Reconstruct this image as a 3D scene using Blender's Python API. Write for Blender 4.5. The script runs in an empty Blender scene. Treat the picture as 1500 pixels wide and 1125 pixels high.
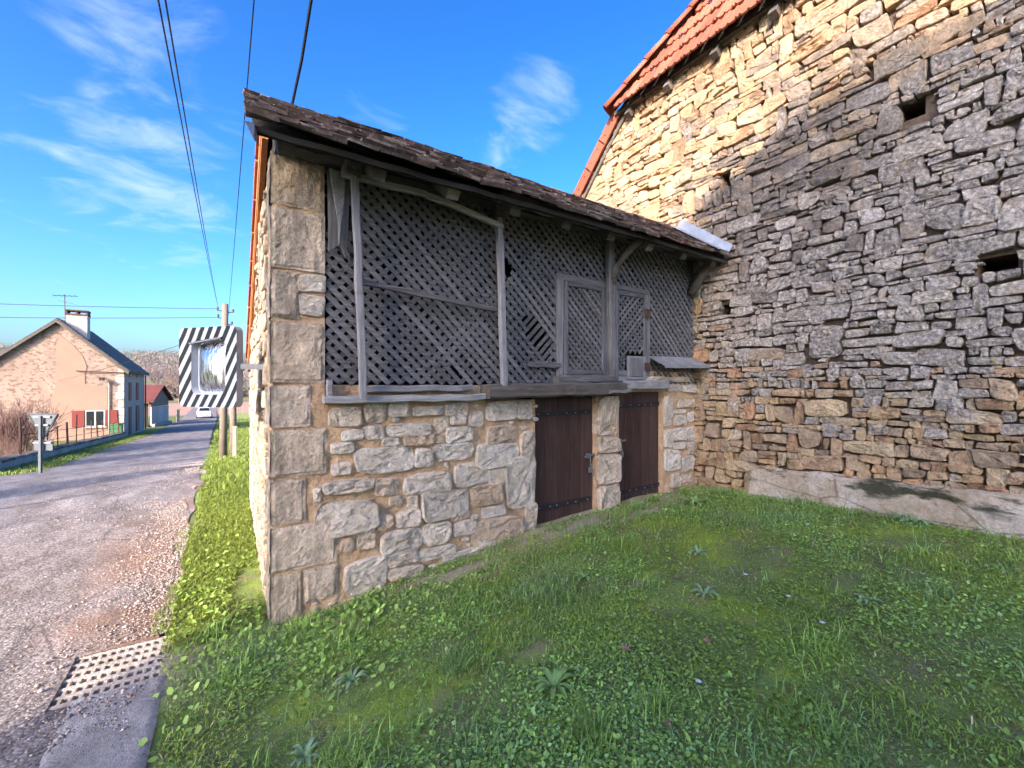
import bpy, bmesh, math, random
import numpy as np
from mathutils import Vector, Matrix
import mathutils.noise as mnoise

R = math.radians
rng = random.Random(7)
nrs = np.random.RandomState(11)
scene = bpy.context.scene
col = scene.collection

# ------------------------------------------------------------------ camera, sky, sun, exposure
CAM = Vector((-0.198, -3.08, 1.55))
cd = bpy.data.cameras.new('camera')
cam = bpy.data.objects.new('camera', cd)
col.objects.link(cam)
cam.location = CAM
cam.rotation_euler = (R(90), 0, R(-33))
cd.sensor_width = 36
cd.lens = 36 * 630 / 1500
cd.shift_y = 0.003
cd.clip_start = 0.05
cd.clip_end = 6000
scene.camera = cam

SUN_EL = 24.0
LX, LY = 0.821, 0.571                       # horizontal direction the light travels
sun_d = bpy.data.lights.new('sun', 'SUN')
sun = bpy.data.objects.new('sun', sun_d)
col.objects.link(sun)
sun_d.energy = 2.25
sun_d.angle = R(0.55)
sun_d.color = (1.0, 0.88, 0.76)
ldir = Vector((LX * math.cos(R(SUN_EL)), LY * math.cos(R(SUN_EL)), -math.sin(R(SUN_EL))))
sun.rotation_euler = ldir.to_track_quat('-Z', 'Y').to_euler()

world = bpy.data.worlds.new('World')
scene.world = world
world.use_nodes = True
wn = world.node_tree.nodes
wl = world.node_tree.links
wn.clear()
w_out = wn.new('ShaderNodeOutputWorld')
w_bg = wn.new('ShaderNodeBackground')
w_bg.inputs['Strength'].default_value = 0.078
wl.new(w_bg.outputs[0], w_out.inputs[0])
sky = wn.new('ShaderNodeTexSky')
sky.sky_type = 'NISHITA'
sky.sun_disc = False
sky.sun_elevation = R(SUN_EL)
sky.sun_rotation = math.atan2(-LX, -LY)
sky.altitude = 200
sky.air_density = 1.0
sky.dust_density = 4.0
sky.ozone_density = 4.0
hs = wn.new('ShaderNodeHueSaturation')
hs.inputs['Saturation'].default_value = 1.13
hs.inputs['Value'].default_value = 1.0
gm = wn.new('ShaderNodeGamma')                # a clear winter sky: deep overhead, paler low down and sunward
gm.inputs['Gamma'].default_value = 1.42
wl.new(sky.outputs[0], gm.inputs[0])
tn = wn.new('ShaderNodeMix')
tn.data_type = 'RGBA'
tn.blend_type = 'MULTIPLY'
tn.inputs['Factor'].default_value = 1.0
wl.new(gm.outputs[0], tn.inputs['A'])
tn.inputs['B'].default_value = (0.91, 0.90, 0.94, 1)
wl.new(tn.outputs['Result'], hs.inputs['Color'])
tc = wn.new('ShaderNodeTexCoord')


def wmath(op, a, b=None, clamp=False):
    m = wn.new('ShaderNodeMath')
    m.operation = op
    m.use_clamp = clamp
    for i, v in enumerate((a, b)):
        if v is None:
            continue
        if isinstance(v, (int, float)):
            m.inputs[i].default_value = v
        else:
            wl.new(v, m.inputs[i])
    return m.outputs[0]


sep = wn.new('ShaderNodeSeparateXYZ')
wl.new(tc.outputs['Generated'], sep.inputs[0])
zc = wmath('ADD', wmath('MAXIMUM', sep.outputs[2], 0.0), 0.18)
cmb = wn.new('ShaderNodeCombineXYZ')
wl.new(wmath('DIVIDE', sep.outputs[0], zc), cmb.inputs[0])
wl.new(wmath('DIVIDE', sep.outputs[1], zc), cmb.inputs[1])
mp = wn.new('ShaderNodeMapping')
mp.inputs['Rotation'].default_value = (0, 0, R(35))
mp.inputs['Scale'].default_value = (1.7, 2.7, 1)
wl.new(cmb.outputs[0], mp.inputs[0])
cn = wn.new('ShaderNodeTexNoise')
cn.inputs['Scale'].default_value = 2.0
cn.inputs['Detail'].default_value = 9
cn.inputs['Roughness'].default_value = 0.58
cn.inputs['Distortion'].default_value = 0.45
wl.new(mp.outputs[0], cn.inputs['Vector'])


def sky_dir(u, v):
    a, b = (u - 750) / 630, (567 - v) / 630
    return Vector((0.5446 + a * 0.8387, 0.8387 - a * 0.5446, b)).normalized()


cover = None
for (u, v, rad, amt) in ((205, 62, 7.0, .30), (30, 170, 6.0, .20), (225, 280, 7.5, .30), (300, 150, 5, .22), (120, 300, 5, .18),
                         (785, 140, 5.5, .28), (750, 240, 4.5, .27), (545, 170, 4, .20), (470, 85, 3, .12), (230, 225, 6, .20), (60, 320, 5, .16)):
    d = sky_dir(u, v)
    vm = wn.new('ShaderNodeVectorMath')
    vm.operation = 'DOT_PRODUCT'
    nrm = wn.new('ShaderNodeVectorMath')
    nrm.operation = 'NORMALIZE'
    wl.new(tc.outputs['Generated'], nrm.inputs[0])
    wl.new(nrm.outputs[0], vm.inputs[0])
    vm.inputs[1].default_value = d
    mr = wn.new('ShaderNodeMapRange')
    mr.interpolation_type = 'SMOOTHSTEP'
    mr.inputs['From Min'].default_value = math.cos(R(rad * 1.5))
    mr.inputs['From Max'].default_value = 1.0
    mr.inputs['To Max'].default_value = amt
    wl.new(vm.outputs['Value'], mr.inputs['Value'])
    cover = mr.outputs[0] if cover is None else wmath('MAXIMUM', cover, mr.outputs[0])
mask = wn.new('ShaderNodeMapRange')
mask.interpolation_type = 'SMOOTHSTEP'
mask.inputs['From Min'].default_value = 0.69
mask.inputs['From Max'].default_value = 1.10
wl.new(wmath('ADD', cn.outputs['Fac'], cover), mask.inputs['Value'])
cmix = wn.new('ShaderNodeMix')
cmix.data_type = 'RGBA'
wl.new(wmath('MULTIPLY', mask.outputs[0], 0.75), cmix.inputs['Factor'])
wl.new(hs.outputs[0], cmix.inputs['A'])
cmix.inputs['B'].default_value = (2.6, 3.2, 3.6, 1)
wl.new(cmix.outputs['Result'], w_bg.inputs['Color'])

vs = scene.view_settings
vs.view_transform = 'Standard'
vs.look = 'None'
vs.gamma = 1.0
vs.use_curve_mapping = False
vs.exposure = 2.15
scene.cycles.max_bounces = 8
scene.cycles.use_denoising = True
scene.cycles.sample_clamp_indirect = 4.0

# ------------------------------------------------------------------ helpers


def hash2(ix, iy, s=0):
    n = (ix.astype(np.int64) * 374761393 + iy.astype(np.int64) * 668265263 + s * 974634777) & 0x7fffffff
    n = ((n ^ (n >> 13)) * 1274126177) & 0x7fffffff
    return ((n ^ (n >> 16)) & 0xffff) / 65535.0


def noise2(x, y, s=0):
    x = np.asarray(x, dtype=float)
    y = np.asarray(y, dtype=float)
    ix, iy = np.floor(x), np.floor(y)
    fx, fy = x - ix, y - iy
    fx = fx * fx * (3 - 2 * fx)
    fy = fy * fy * (3 - 2 * fy)
    a = hash2(ix, iy, s)
    b = hash2(ix + 1, iy, s)
    c = hash2(ix, iy + 1, s)
    d = hash2(ix + 1, iy + 1, s)
    return (a * (1 - fx) + b * fx) * (1 - fy) + (c * (1 - fx) + d * fx) * fy


def fbm2(x, y, s=0, o=3):
    t, a, f, n = 0, .5, 1., 0
    for i in range(o):
        t = t + a * noise2(np.asarray(x) * f, np.asarray(y) * f, s + i)
        n += a
        a *= .5
        f *= 2.1
    return t / n


WL = {}            # world location of every parent


def tag(o, label=None, cat=None, group=None, kind=None):
    if label:
        o['label'] = label
    if cat:
        o['category'] = cat
    if group:
        o['group'] = group
    if kind:
        o['kind'] = kind
    return o


def thing(name, label, cat, loc=(0, 0, 0), rz=0, group=None):
    o = bpy.data.objects.new(name, None)
    o.empty_display_size = .2
    o.location = loc
    o.rotation_euler = (0, 0, rz)
    col.objects.link(o)
    WL[o.name] = Vector(loc)
    return tag(o, label, cat, group)


class MB:
    def __init__(s):
        s.v, s.f, s.a, s.mi = [], [], [], []

    def add(s, vs_, fs, a=0.5):
        b = len(s.v)
        s.v += [tuple(p) for p in vs_]
        s.a += [a] * len(vs_)
        s.f += [tuple(i + b for i in f) for f in fs]
        return s

    def box(s, x0, x1, y0, y1, z0, z1, a=0.5, j=0.0):
        p = [(x, y, z) for z in (z0, z1) for y in (y0, y1) for x in (x0, x1)]
        if j:
            p = [tuple(c + rng.uniform(-j, j) for c in q) for q in p]
        return s.add(p, [(0, 2, 3, 1), (4, 5, 7, 6), (0, 1, 5, 4), (2, 6, 7, 3), (0, 4, 6, 2), (1, 3, 7, 5)], a)

    def obox(s, c, ax, ay, az, a=0.5, j=0.0):
        c, ax, ay, az = Vector(c), Vector(ax), Vector(ay), Vector(az)
        p = []
        for k in (-1, 1):
            for m in (-1, 1):
                for l in (-1, 1):
                    q = c + ax * l + ay * m + az * k
                    if j:
                        q = q + Vector((rng.uniform(-j, j), rng.uniform(-j, j), rng.uniform(-j, j)))
                    p.append(tuple(q))
        return s.add(p, [(0, 2, 3, 1), (4, 5, 7, 6), (0, 1, 5, 4), (2, 6, 7, 3), (0, 4, 6, 2), (1, 3, 7, 5)], a)

    def tube(s, pts, rad, n=6, a=0.5, cap=True, jr=0.0):
        pts = [Vector(p) for p in pts]
        if not isinstance(rad, (list, tuple)):
            rad = [rad] * len(pts)
        vs_, fs = [], []
        for i, p in enumerate(pts):
            t = (pts[min(i + 1, len(pts) - 1)] - pts[max(i - 1, 0)])
            if t.length < 1e-9:
                t = Vector((0, 0, 1))
            t.normalize()
            u = t.cross(Vector((0, 0, 1)) if abs(t.z) < .9 else Vector((1, 0, 0))).normalized()
            w = t.cross(u)
            for k in range(n):
                r = rad[i] * (1 + (rng.uniform(-jr, jr) if jr else 0))
                an = 2 * math.pi * k / n
                vs_.append(tuple(p + (u * math.cos(an) + w * math.sin(an)) * r))
        for i in range(len(pts) - 1):
            for k in range(n):
                k2 = (k + 1) % n
                fs.append((i * n + k, i * n + k2, (i + 1) * n + k2, (i + 1) * n + k))
        if cap and n > 2:
            fs.append(tuple(range(n))[::-1])
            fs.append(tuple(range((len(pts) - 1) * n, len(pts) * n)))
        return s.add(vs_, fs, a)

    def prism(s, poly, off, a=0.5):
        """poly: list of 3D points (planar), extruded by off"""
        n = len(poly)
        off = Vector(off)
        vs_ = [Vector(p) for p in poly] + [Vector(p) + off for p in poly]
        fs = [tuple(range(n))[::-1], tuple(range(n, 2 * n))]
        for i in range(n):
            k = (i + 1) % n
            fs.append((i, k, n + k, n + i))
        return s.add(vs_, fs, a)

    def grid(s, fn, nu, nv, a=0.5):
        vs_ = [fn(i / nu, k / nv) for k in range(nv + 1) for i in range(nu + 1)]
        fs = [(k * (nu + 1) + i, k * (nu + 1) + i + 1, (k + 1) * (nu + 1) + i + 1, (k + 1) * (nu + 1) + i)
              for k in range(nv) for i in range(nu)]
        return s.add(vs_, fs, a)

    def build(s, name, mat, parent=None, local=False, smooth=False, kind=None, origin=None, bevel=0):
        v = np.array(s.v, dtype=float)
        if origin is None:
            o = (v.min(0) + v.max(0)) / 2
            if parent is None:
                o[2] = v[:, 2].min()
        else:
            o = np.array(origin, dtype=float)
        me = bpy.data.meshes.new(name)
        me.from_pydata((v - o).tolist(), [], s.f)
        me.update()
        at = me.attributes.new('rnd', 'FLOAT', 'POINT')
        at.data.foreach_set('value', np.array(s.a, dtype=np.float32))
        if smooth:
            me.polygons.foreach_set('use_smooth', [True] * len(me.polygons))
        me.materials.append(mat)
        ob = bpy.data.objects.new(name, me)
        col.objects.link(ob)
        ov = Vector(o)
        if parent is not None:
            ob.parent = parent
            if local:
                ob.location = ov - (Vector(parent['lo']) if 'lo' in parent else Vector())
                WL[ob.name] = WL[parent.name] + ov
                ob['lo'] = tuple(ov)
            else:
                ob.location = ov - WL[parent.name]
                WL[ob.name] = ov
        else:
            ob.location = ov
            WL[ob.name] = ov
        if kind:
            ob['kind'] = kind
        if bevel:
            bm = ob.modifiers.new('bevel', 'BEVEL')
            bm.width = bevel
            bm.segments = 1
            bm.limit_method = 'ANGLE'
        return ob


def raw_mesh(name, verts, faces_flat, nside, mat, tint=None, parent=None, kind=None, smooth=False):
    """fast path for tens of thousands of pieces. faces_flat: (nf, nside) int array"""
    me = bpy.data.meshes.new(name)
    nf = len(faces_flat)
    me.vertices.add(len(verts))
    me.vertices.foreach_set('co', np.asarray(verts, dtype=np.float32).ravel())
    me.loops.add(nf * nside)
    me.loops.foreach_set('vertex_index', np.asarray(faces_flat, dtype=np.int32).ravel())
    me.polygons.add(nf)
    me.polygons.foreach_set('loop_start', np.arange(nf, dtype=np.int32) * nside)
    if smooth:
        me.polygons.foreach_set('use_smooth', np.ones(nf, dtype=bool))
    me.update(calc_edges=True)
    if tint is not None:
        at = me.attributes.new('tint', 'FLOAT_COLOR', 'POINT')
        t4 = np.ones((len(verts), 4), dtype=np.float32)
        t4[:, :3] = tint
        at.data.foreach_set('color', t4.ravel())
    me.materials.append(mat)
    ob = bpy.data.objects.new(name, me)
    col.objects.link(ob)
    if parent is not None:
        ob.parent = parent
        ob.location = -WL[parent.name]
    if kind:
        ob['kind'] = kind
    return ob


def copy_tree(o, parent=None):
    c = o.copy()
    col.objects.link(c)
    if parent is not None:
        c.parent = parent
    for ch in list(o.children):
        copy_tree(ch, c)
    return c


# ------------------------------------------------------------------ material kit
class NT:
    def __init__(s, name, rough=0.85, spec=0.3):
        s.m = bpy.data.materials.new(name)
        s.m.use_nodes = True
        s.t = s.m.node_tree
        s.b = s.t.nodes['Principled BSDF']
        s.b.inputs['Roughness'].default_value = rough
        s.b.inputs['Specular IOR Level'].default_value = spec
        s.geo = s.t.nodes.new('ShaderNodeNewGeometry')
        s.pos = s.geo.outputs['Position']

    def link(s, a, b):
        s.t.links.new(a, b)

    def put(s, sock, v):
        if hasattr(v, 'is_output'):
            s.link(v, sock)
        elif isinstance(v, (tuple, list)) and len(v) == 3 and sock.type == 'RGBA':
            sock.default_value = (*v, 1)
        else:
            sock.default_value = v

    def mapping(s, scale=(1, 1, 1), rot=(0, 0, 0), vec=None):
        n = s.t.nodes.new('ShaderNodeMapping')
        n.inputs['Scale'].default_value = scale
        n.inputs['Rotation'].default_value = rot
        s.link(vec or s.pos, n.inputs[0])
        return n.outputs[0]

    def noise(s, scale, detail=4, rough=.55, vec=None, dist=0):
        n = s.t.nodes.new('ShaderNodeTexNoise')
        n.inputs['Scale'].default_value = scale
        n.inputs['Detail'].default_value = detail
        n.inputs['Roughness'].default_value = rough
        n.inputs['Distortion'].default_value = dist
        s.link(vec or s.pos, n.inputs['Vector'])
        return n.outputs['Fac']

    def voro(s, scale, vec=None, feature='F1', out='Distance'):
        n = s.t.nodes.new('ShaderNodeTexVoronoi')
        n.feature = feature
        n.inputs['Scale'].default_value = scale
        s.link(vec or s.pos, n.inputs['Vector'])
        return n.outputs[out]

    def attr(s, name, out='Fac'):
        n = s.t.nodes.new('ShaderNodeAttribute')
        n.attribute_name = name
        return n.outputs[out]

    def ramp(s, fac, stops, interp='LINEAR'):
        n = s.t.nodes.new('ShaderNodeValToRGB')
        n.color_ramp.interpolation = interp
        e = n.color_ramp.elements
        while len(e) < len(stops):
            e.new(.5)
        for i, (p, c) in enumerate(stops):
            e[i].position = p
            e[i].color = (*c, 1) if not isinstance(c, (int, float)) else (c, c, c, 1)
        s.link(fac, n.inputs[0])
        return n.outputs[0]

    def mix(s, f, a, b, blend='MIX'):
        n = s.t.nodes.new('ShaderNodeMix')
        n.data_type = 'RGBA'
        n.blend_type = blend
        s.put(n.inputs['Factor'], f)
        s.put(n.inputs['A'], a)
        s.put(n.inputs['B'], b)
        return n.outputs['Result']

    def math(s, op, a, b=0.0, clamp=False):
        n = s.t.nodes.new('ShaderNodeMath')
        n.operation = op
        n.use_clamp = clamp
        s.put(n.inputs[0], a)
        s.put(n.inputs[1], b)
        return n.outputs[0]

    def step(s, v, a, b, lo=0., hi=1.):
        n = s.t.nodes.new('ShaderNodeMapRange')
        n.interpolation_type = 'SMOOTHSTEP'
        s.put(n.inputs['Value'], v)
        if a < b:
            n.inputs['From Min'].default_value, n.inputs['From Max'].default_value = a, b
            n.inputs['To Min'].default_value, n.inputs['To Max'].default_value = lo, hi
        else:
            n.inputs['From Min'].default_value, n.inputs['From Max'].default_value = b, a
            n.inputs['To Min'].default_value, n.inputs['To Max'].default_value = hi, lo
        return n.outputs[0]

    def xyz(s, vec=None):
        n = s.t.nodes.new('ShaderNodeSeparateXYZ')
        s.link(vec or s.pos, n.inputs[0])
        return n.outputs

    def bump(s, h, strength=.5, dist=.01, normal=None):
        n = s.t.nodes.new('ShaderNodeBump')
        n.inputs['Strength'].default_value = strength
        n.inputs['Distance'].default_value = dist
        s.link(h, n.inputs['Height'])
        if normal is not None:
            s.link(normal, n.inputs['Normal'])
        return n.outputs[0]

    def done(s, color, normal=None, rough=None, metal=None):
        s.put(s.b.inputs['Base Color'], color)
        if normal is not None:
            s.link(normal, s.b.inputs['Normal'])
        if rough is not None:
            s.put(s.b.inputs['Roughness'], rough)
        if metal is not None:
            s.put(s.b.inputs['Metallic'], metal)
        return s.m


def simple(name, c, rough=.7, var=.25, scale=8, bump=.2, bdist=.004, metal=0, spec=.3):
    t = NT(name, rough, spec)
    n = t.noise(scale, 5, .6)
    c2 = tuple(x * (1 - var) for x in c)
    c3 = tuple(min(1, x * (1 + var)) for x in c)
    cc = t.ramp(n, [(.3, c2), (.7, c3)])
    r = t.attr('rnd')
    cc = t.mix(.35, cc, t.ramp(r, [(0, tuple(x * .7 for x in c)), (1, tuple(min(1, x * 1.3) for x in c))]))
    return t.done(cc, t.bump(t.noise(scale * 6, 4), bump, bdist), metal=metal)


def m_barn_stone():
    t = NT('barn_stone', .92, .2)
    r = t.attr('rnd')
    x, y, z = t.xyz()
    base = t.ramp(r, [(0, (.34, .21, .13)), (.16, (.58, .41, .25)), (.32, (.66, .51, .34)), (.46, (.50, .31, .19)), (.6, (.60, .45, .31)),
                      (.72, (.40, .30, .22)), (.84, (.62, .44, .25)), (.93, (.54, .29, .17)), (1, (.70, .57, .41))])
    n1 = t.noise(9, 6, .65)
    base = t.mix(.75, base, t.ramp(n1, [(.28, (.30, .26, .22)), (.5, (.8, .78, .75)), (.72, (1.25, 1.2, 1.1))]), 'MULTIPLY')
    n2 = t.noise(2.2, 3, .5)
    base = t.mix(t.step(n2, .48, .7, 0, .5), base, (.64, .44, .24))
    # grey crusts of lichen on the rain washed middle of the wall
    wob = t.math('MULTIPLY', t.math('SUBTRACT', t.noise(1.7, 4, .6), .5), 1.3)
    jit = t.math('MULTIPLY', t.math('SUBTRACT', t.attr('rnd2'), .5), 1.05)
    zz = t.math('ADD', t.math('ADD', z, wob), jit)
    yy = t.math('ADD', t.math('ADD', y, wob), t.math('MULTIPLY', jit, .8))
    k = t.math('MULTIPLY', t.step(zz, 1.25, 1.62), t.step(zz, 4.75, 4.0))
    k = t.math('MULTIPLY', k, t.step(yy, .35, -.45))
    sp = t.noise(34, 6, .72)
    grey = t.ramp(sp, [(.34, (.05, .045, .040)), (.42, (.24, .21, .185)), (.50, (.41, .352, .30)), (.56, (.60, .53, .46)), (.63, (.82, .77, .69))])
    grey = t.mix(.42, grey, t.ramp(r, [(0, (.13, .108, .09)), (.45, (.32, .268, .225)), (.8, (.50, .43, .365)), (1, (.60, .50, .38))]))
    # darker brown over the upper courses, broken up by noise
    dark_upper = t.math('MULTIPLY', t.step(zz, 2.5, 3.3), t.step(t.math('ADD', y, wob), -2.3, -1.3))
    grey = t.mix(t.math('MULTIPLY', dark_upper, t.step(t.noise(5, 5, .65), .3, .6, .35, .85)), grey, (.115, .093, .078))
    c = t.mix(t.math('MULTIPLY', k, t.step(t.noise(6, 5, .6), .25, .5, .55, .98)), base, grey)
    spot = t.step(t.noise(14, 2, .4), .70, .76)
    c = t.mix(t.math('MULTIPLY', spot, .5), c, (.42, .30, .07))
    pit = t.noise(48, 5, .75)
    c = t.mix(.8, c, t.ramp(pit, [(.30, (.35, .33, .31)), (.44, (.85, .84, .83)), (.58, (1.08, 1.08, 1.08)), (.72, (1.45, 1.44, 1.42))]), 'MULTIPLY')
    h = t.math('ADD', t.math('MULTIPLY', t.noise(22, 7, .7), 1.0), t.math('MULTIPLY', pit, .55))
    return t.done(c, t.bump(h, 1.0, .032))


def m_lime_stone():
    t = NT('shed_stone', .92, .2)
    r = t.attr('rnd')
    base = t.ramp(r, [(0, (.60, .46, .33)), (.25, (.78, .70, .60)), (.5, (.66, .58, .49)), (.75, (.82, .74, .64)), (1, (.66, .50, .36))])
    n1 = t.noise(6, 7, .68)
    base = t.mix(.7, base, t.ramp(n1, [(.28, (.42, .36, .30)), (.5, (.85, .83, .80)), (.72, (1.2, 1.18, 1.15))]), 'MULTIPLY')
    # dust of mortar on the low places, grey weathering elsewhere
    c = t.mix(t.step(t.noise(4, 5, .6), .52, .7, 0, .5), base, (.55, .40, .26))
    c = t.mix(t.step(t.noise(9, 6, .7), .55, .68, 0, .55), c, (.34, .33, .32))
    pit = t.noise(42, 6, .75)
    c = t.mix(.75, c, t.ramp(pit, [(.30, (.40, .37, .34)), (.44, (.86, .85, .83)), (.58, (1.06, 1.06, 1.06)), (.72, (1.35, 1.35, 1.35))]), 'MULTIPLY')
    h = t.math('ADD', t.noise(18, 8, .72), t.math('MULTIPLY', pit, .5))
    return t.done(c, t.bump(h, 1.0, .034))


def m_quoin():
    t = NT('quoin_stone', .92, .2)
    r = t.attr('rnd')
    x, y, z = t.xyz()
    base = t.ramp(r, [(0, (.58, .465, .35)), (.5, (.70, .58, .46)), (1, (.62, .50, .38))])
    base = t.mix(.7, base, t.ramp(t.noise(7, 7, .7), [(.3, (.5, .47, .43)), (.5, (.9, .88, .85)), (.7, (1.15, 1.13, 1.1))]), 'MULTIPLY')
    up = t.math('ADD', z, t.math('MULTIPLY', t.math('SUBTRACT', t.noise(2.5, 4), .5), 1.2))
    streak = t.noise(16, 5, .6, t.mapping((1, 1, .16)))
    c = t.mix(t.math('MULTIPLY', t.step(up, 1.4, 2.9, .2, .85), t.step(streak, .4, .62)), base, (.20, .18, .155))
    edge = t.math('MULTIPLY', t.step(x, .13, .0), t.step(t.noise(8, 5), .35, .6))
    c = t.mix(t.math('MULTIPLY', edge, .6), c, (.13, .13, .095))
    tool = t.noise(30, 3, .5, t.mapping((1.0, 1, .35), (0, R(20), 0)))
    pit = t.noise(46, 6, .75)
    c = t.mix(.8, c, t.ramp(pit, [(.30, (.38, .36, .33)), (.43, (.86, .85, .83)), (.58, (1.06, 1.06, 1.06)), (.72, (1.3, 1.3, 1.3))]), 'MULTIPLY')
    h = t.math('ADD', t.noise(20, 8, .72), t.math('ADD', t.math('MULTIPLY', tool, .6), t.math('MULTIPLY', pit, .5)))
    return t.done(c, t.bump(h, 1.0, .024))


def m_mortar(name, a, b, d):
    t = NT(name, .95, .15)
    c = t.ramp(t.noise(5, 6, .62), [(.3, a), (.55, b), (.75, d)])
    c = t.mix(t.step(t.noise(24, 5, .7), .5, .75, 0, .45), c, (.25, .17, .11))
    pit = t.noise(55, 5, .75)
    c = t.mix(.6, c, t.ramp(pit, [(.30, (.5, .46, .42)), (.45, (.9, .9, .9)), (.70, (1.25, 1.25, 1.25))]), 'MULTIPLY')
    h = t.math('ADD', t.noise(16, 8, .72), t.math('MULTIPLY', pit, .5))
    return t.done(c, t.bump(h, 1.0, .022))


def m_wood(name, dark, mid, light, axis='x', ang=0.0, rough=.85):
    t = NT(name, rough, .2)
    r = t.attr('rnd')
    sc = {'x': (1.2, 22, 22), 'z': (22, 22, 1.2), 'y': (22, 1.2, 22)}[axis]
    vec = t.mapping(sc, (0, ang, 0))
    off = t.t.nodes.new('ShaderNodeVectorMath')
    off.operation = 'ADD'
    t.link(vec, off.inputs[0])
    cmbn = t.t.nodes.new('ShaderNodeCombineXYZ')
    for i in range(3):
        t.link(t.math('MULTIPLY', r, 31.0 + 17 * i), cmbn.inputs[i])
    t.link(cmbn.outputs[0], off.inputs[1])
    g = t.noise(2.4, 6, .65, off.outputs[0], .6)
    c = t.ramp(g, [(.30, dark), (.48, mid), (.68, light)])
    c = t.mix(.5, c, t.ramp(r, [(0, tuple(v * .55 for v in mid)), (.5, mid), (1, tuple(min(1, v * 1.6) for v in light))]))
    c = t.mix(t.step(t.noise(5, 4), .55, .75, 0, .4), c, dark)
    return t.done(c, t.bump(g, .55, .006))


def m_tint(name, rough=.6, trans=.25, spec=.28):
    t = NT(name, rough, spec)
    c = t.attr('tint', 'Color')
    t.put(t.b.inputs['Base Color'], c)
    tr = t.t.nodes.new('ShaderNodeBsdfTranslucent')
    t.link(c, tr.inputs[0])
    mx = t.t.nodes.new('ShaderNodeMixShader')
    mx.inputs[0].default_value = trans
    out = t.t.nodes['Material Output']
    t.link(t.b.outputs[0], mx.inputs[1])
    t.link(tr.outputs[0], mx.inputs[2])
    t.link(mx.outputs[0], out.inputs[0])
    return t.m


def m_road():
    t = NT('road_surface', .9, .25)
    x, y, z = t.xyz()
    big = t.noise(.55, 5, .6, t.mapping((1.6, .6, 1)))
    mid = t.noise(2.3, 6, .65, t.mapping((1.5, .7, 1), (0, 0, R(12))))
    fine = t.noise(60, 3, .6)
    stone = t.voro(75)
    stone_c = t.voro(75, out='Color')
    sw = t.math('ADD', x, t.math('MULTIPLY', t.math('SUBTRACT', big, .5), 2.4))
    asph = t.ramp(mid, [(.3, (.115, .105, .108)), (.5, (.165, .152, .155)), (.7, (.215, .20, .20))])
    grav = t.ramp(mid, [(.3, (.155, .132, .12)), (.5, (.225, .196, .18)), (.7, (.29, .258, .24))])
    c = t.mix(t.math('MULTIPLY', t.step(sw, -3.1, -1.7), t.step(y, 14, 7)), asph, grav)
    sepc = t.xyz(stone_c)
    chips = t.ramp(sepc[0], [(0, (.4, .38, .37)), (.35, (.8, .8, .8)), (.65, (1.1, 1.08, 1.05)), (1, (1.8, 1.75, 1.7))])
    c = t.mix(.8, c, chips, 'MULTIPLY')
    c = t.mix(t.step(stone, .45, .75, 0, .5), c, (.10, .08, .07))
    soil = t.math('MULTIPLY', t.step(sw, -1.15, -.55), t.step(t.noise(1.3, 4), .35, .6))
    c = t.mix(t.math('MULTIPLY', soil, .75), c, (.25, .145, .092))
    # worn brown hollows with scraped edges and old tar patches
    hol = t.math('MULTIPLY', t.step(t.noise(.95, 5, .62, t.mapping((1.3, .8, 1), (0, 0, R(25)))), .55, .66), t.step(y, 8.0, 5.0))
    c = t.mix(t.math('MULTIPLY', hol, .8), c, (.125, .092, .072))
    rust = t.math('MULTIPLY', t.step(t.noise(1.7, 4, .55), .68, .75), t.step(y, 8.0, 5.5))
    c = t.mix(t.math('MULTIPLY', rust, .5), c, (.27, .155, .09))
    tar = t.step(t.noise(.8, 3, .4, t.mapping((1, 1.6, 1), (0, 0, R(-30)))), .68, .70)
    c = t.mix(t.math('MULTIPLY', tar, .75), c, (.075, .071, .07))
    wear = t.noise(1.25, 6, .7, t.mapping((1.8, .55, 1), (0, 0, R(18))))
    c = t.mix(.8, c, t.ramp(wear, [(.34, (.52, .49, .47)), (.48, (.92, .91, .90)), (.62, (1.22, 1.22, 1.22))]), 'MULTIPLY')
    crack = t.voro(1.1, t.mapping((1, .6, 1)), 'DISTANCE_TO_EDGE')
    c = t.mix(t.math('MULTIPLY', t.step(t.math('ADD', crack, t.math('MULTIPLY', fine, .03)), .03, .016), .5), c, (.05, .045, .04))
    h = t.math('ADD', t.math('MULTIPLY', stone, -.7), t.math('ADD', t.math('MULTIPLY', mid, 1.6), t.math('MULTIPLY', hol, -1.0)))
    return t.done(c, t.bump(h, .6, .007))


def m_lawn():
    t = NT('lawn_soil', .95, .1)
    n = t.noise(2.2, 6, .65)
    c = t.ramp(n, [(.3, (.14, .14, .07)), (.5, (.19, .25, .07)), (.62, (.29, .36, .05)), (.8, (.20, .28, .07))])
    c = t.mix(t.step(t.noise(7, 5), .5, .7, 0, .6), c, (.26, .19, .12))
    x, y, z = t.xyz()
    c = t.mix(t.math('MULTIPLY', t.step(t.math('ADD', y, t.math('MULTIPLY', t.noise(3, 4), .3)), -.40, -.05, 0, .9), t.step(y, .3, .1)), c, (.36, .29, .21))
    c = t.mix(t.math('MULTIPLY', t.step(t.noise(1.9, 5, .6), .60, .68), .8), c, (.30, .22, .14))
    return t.done(c, t.bump(t.noise(40, 6, .7), .9, .02))


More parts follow.
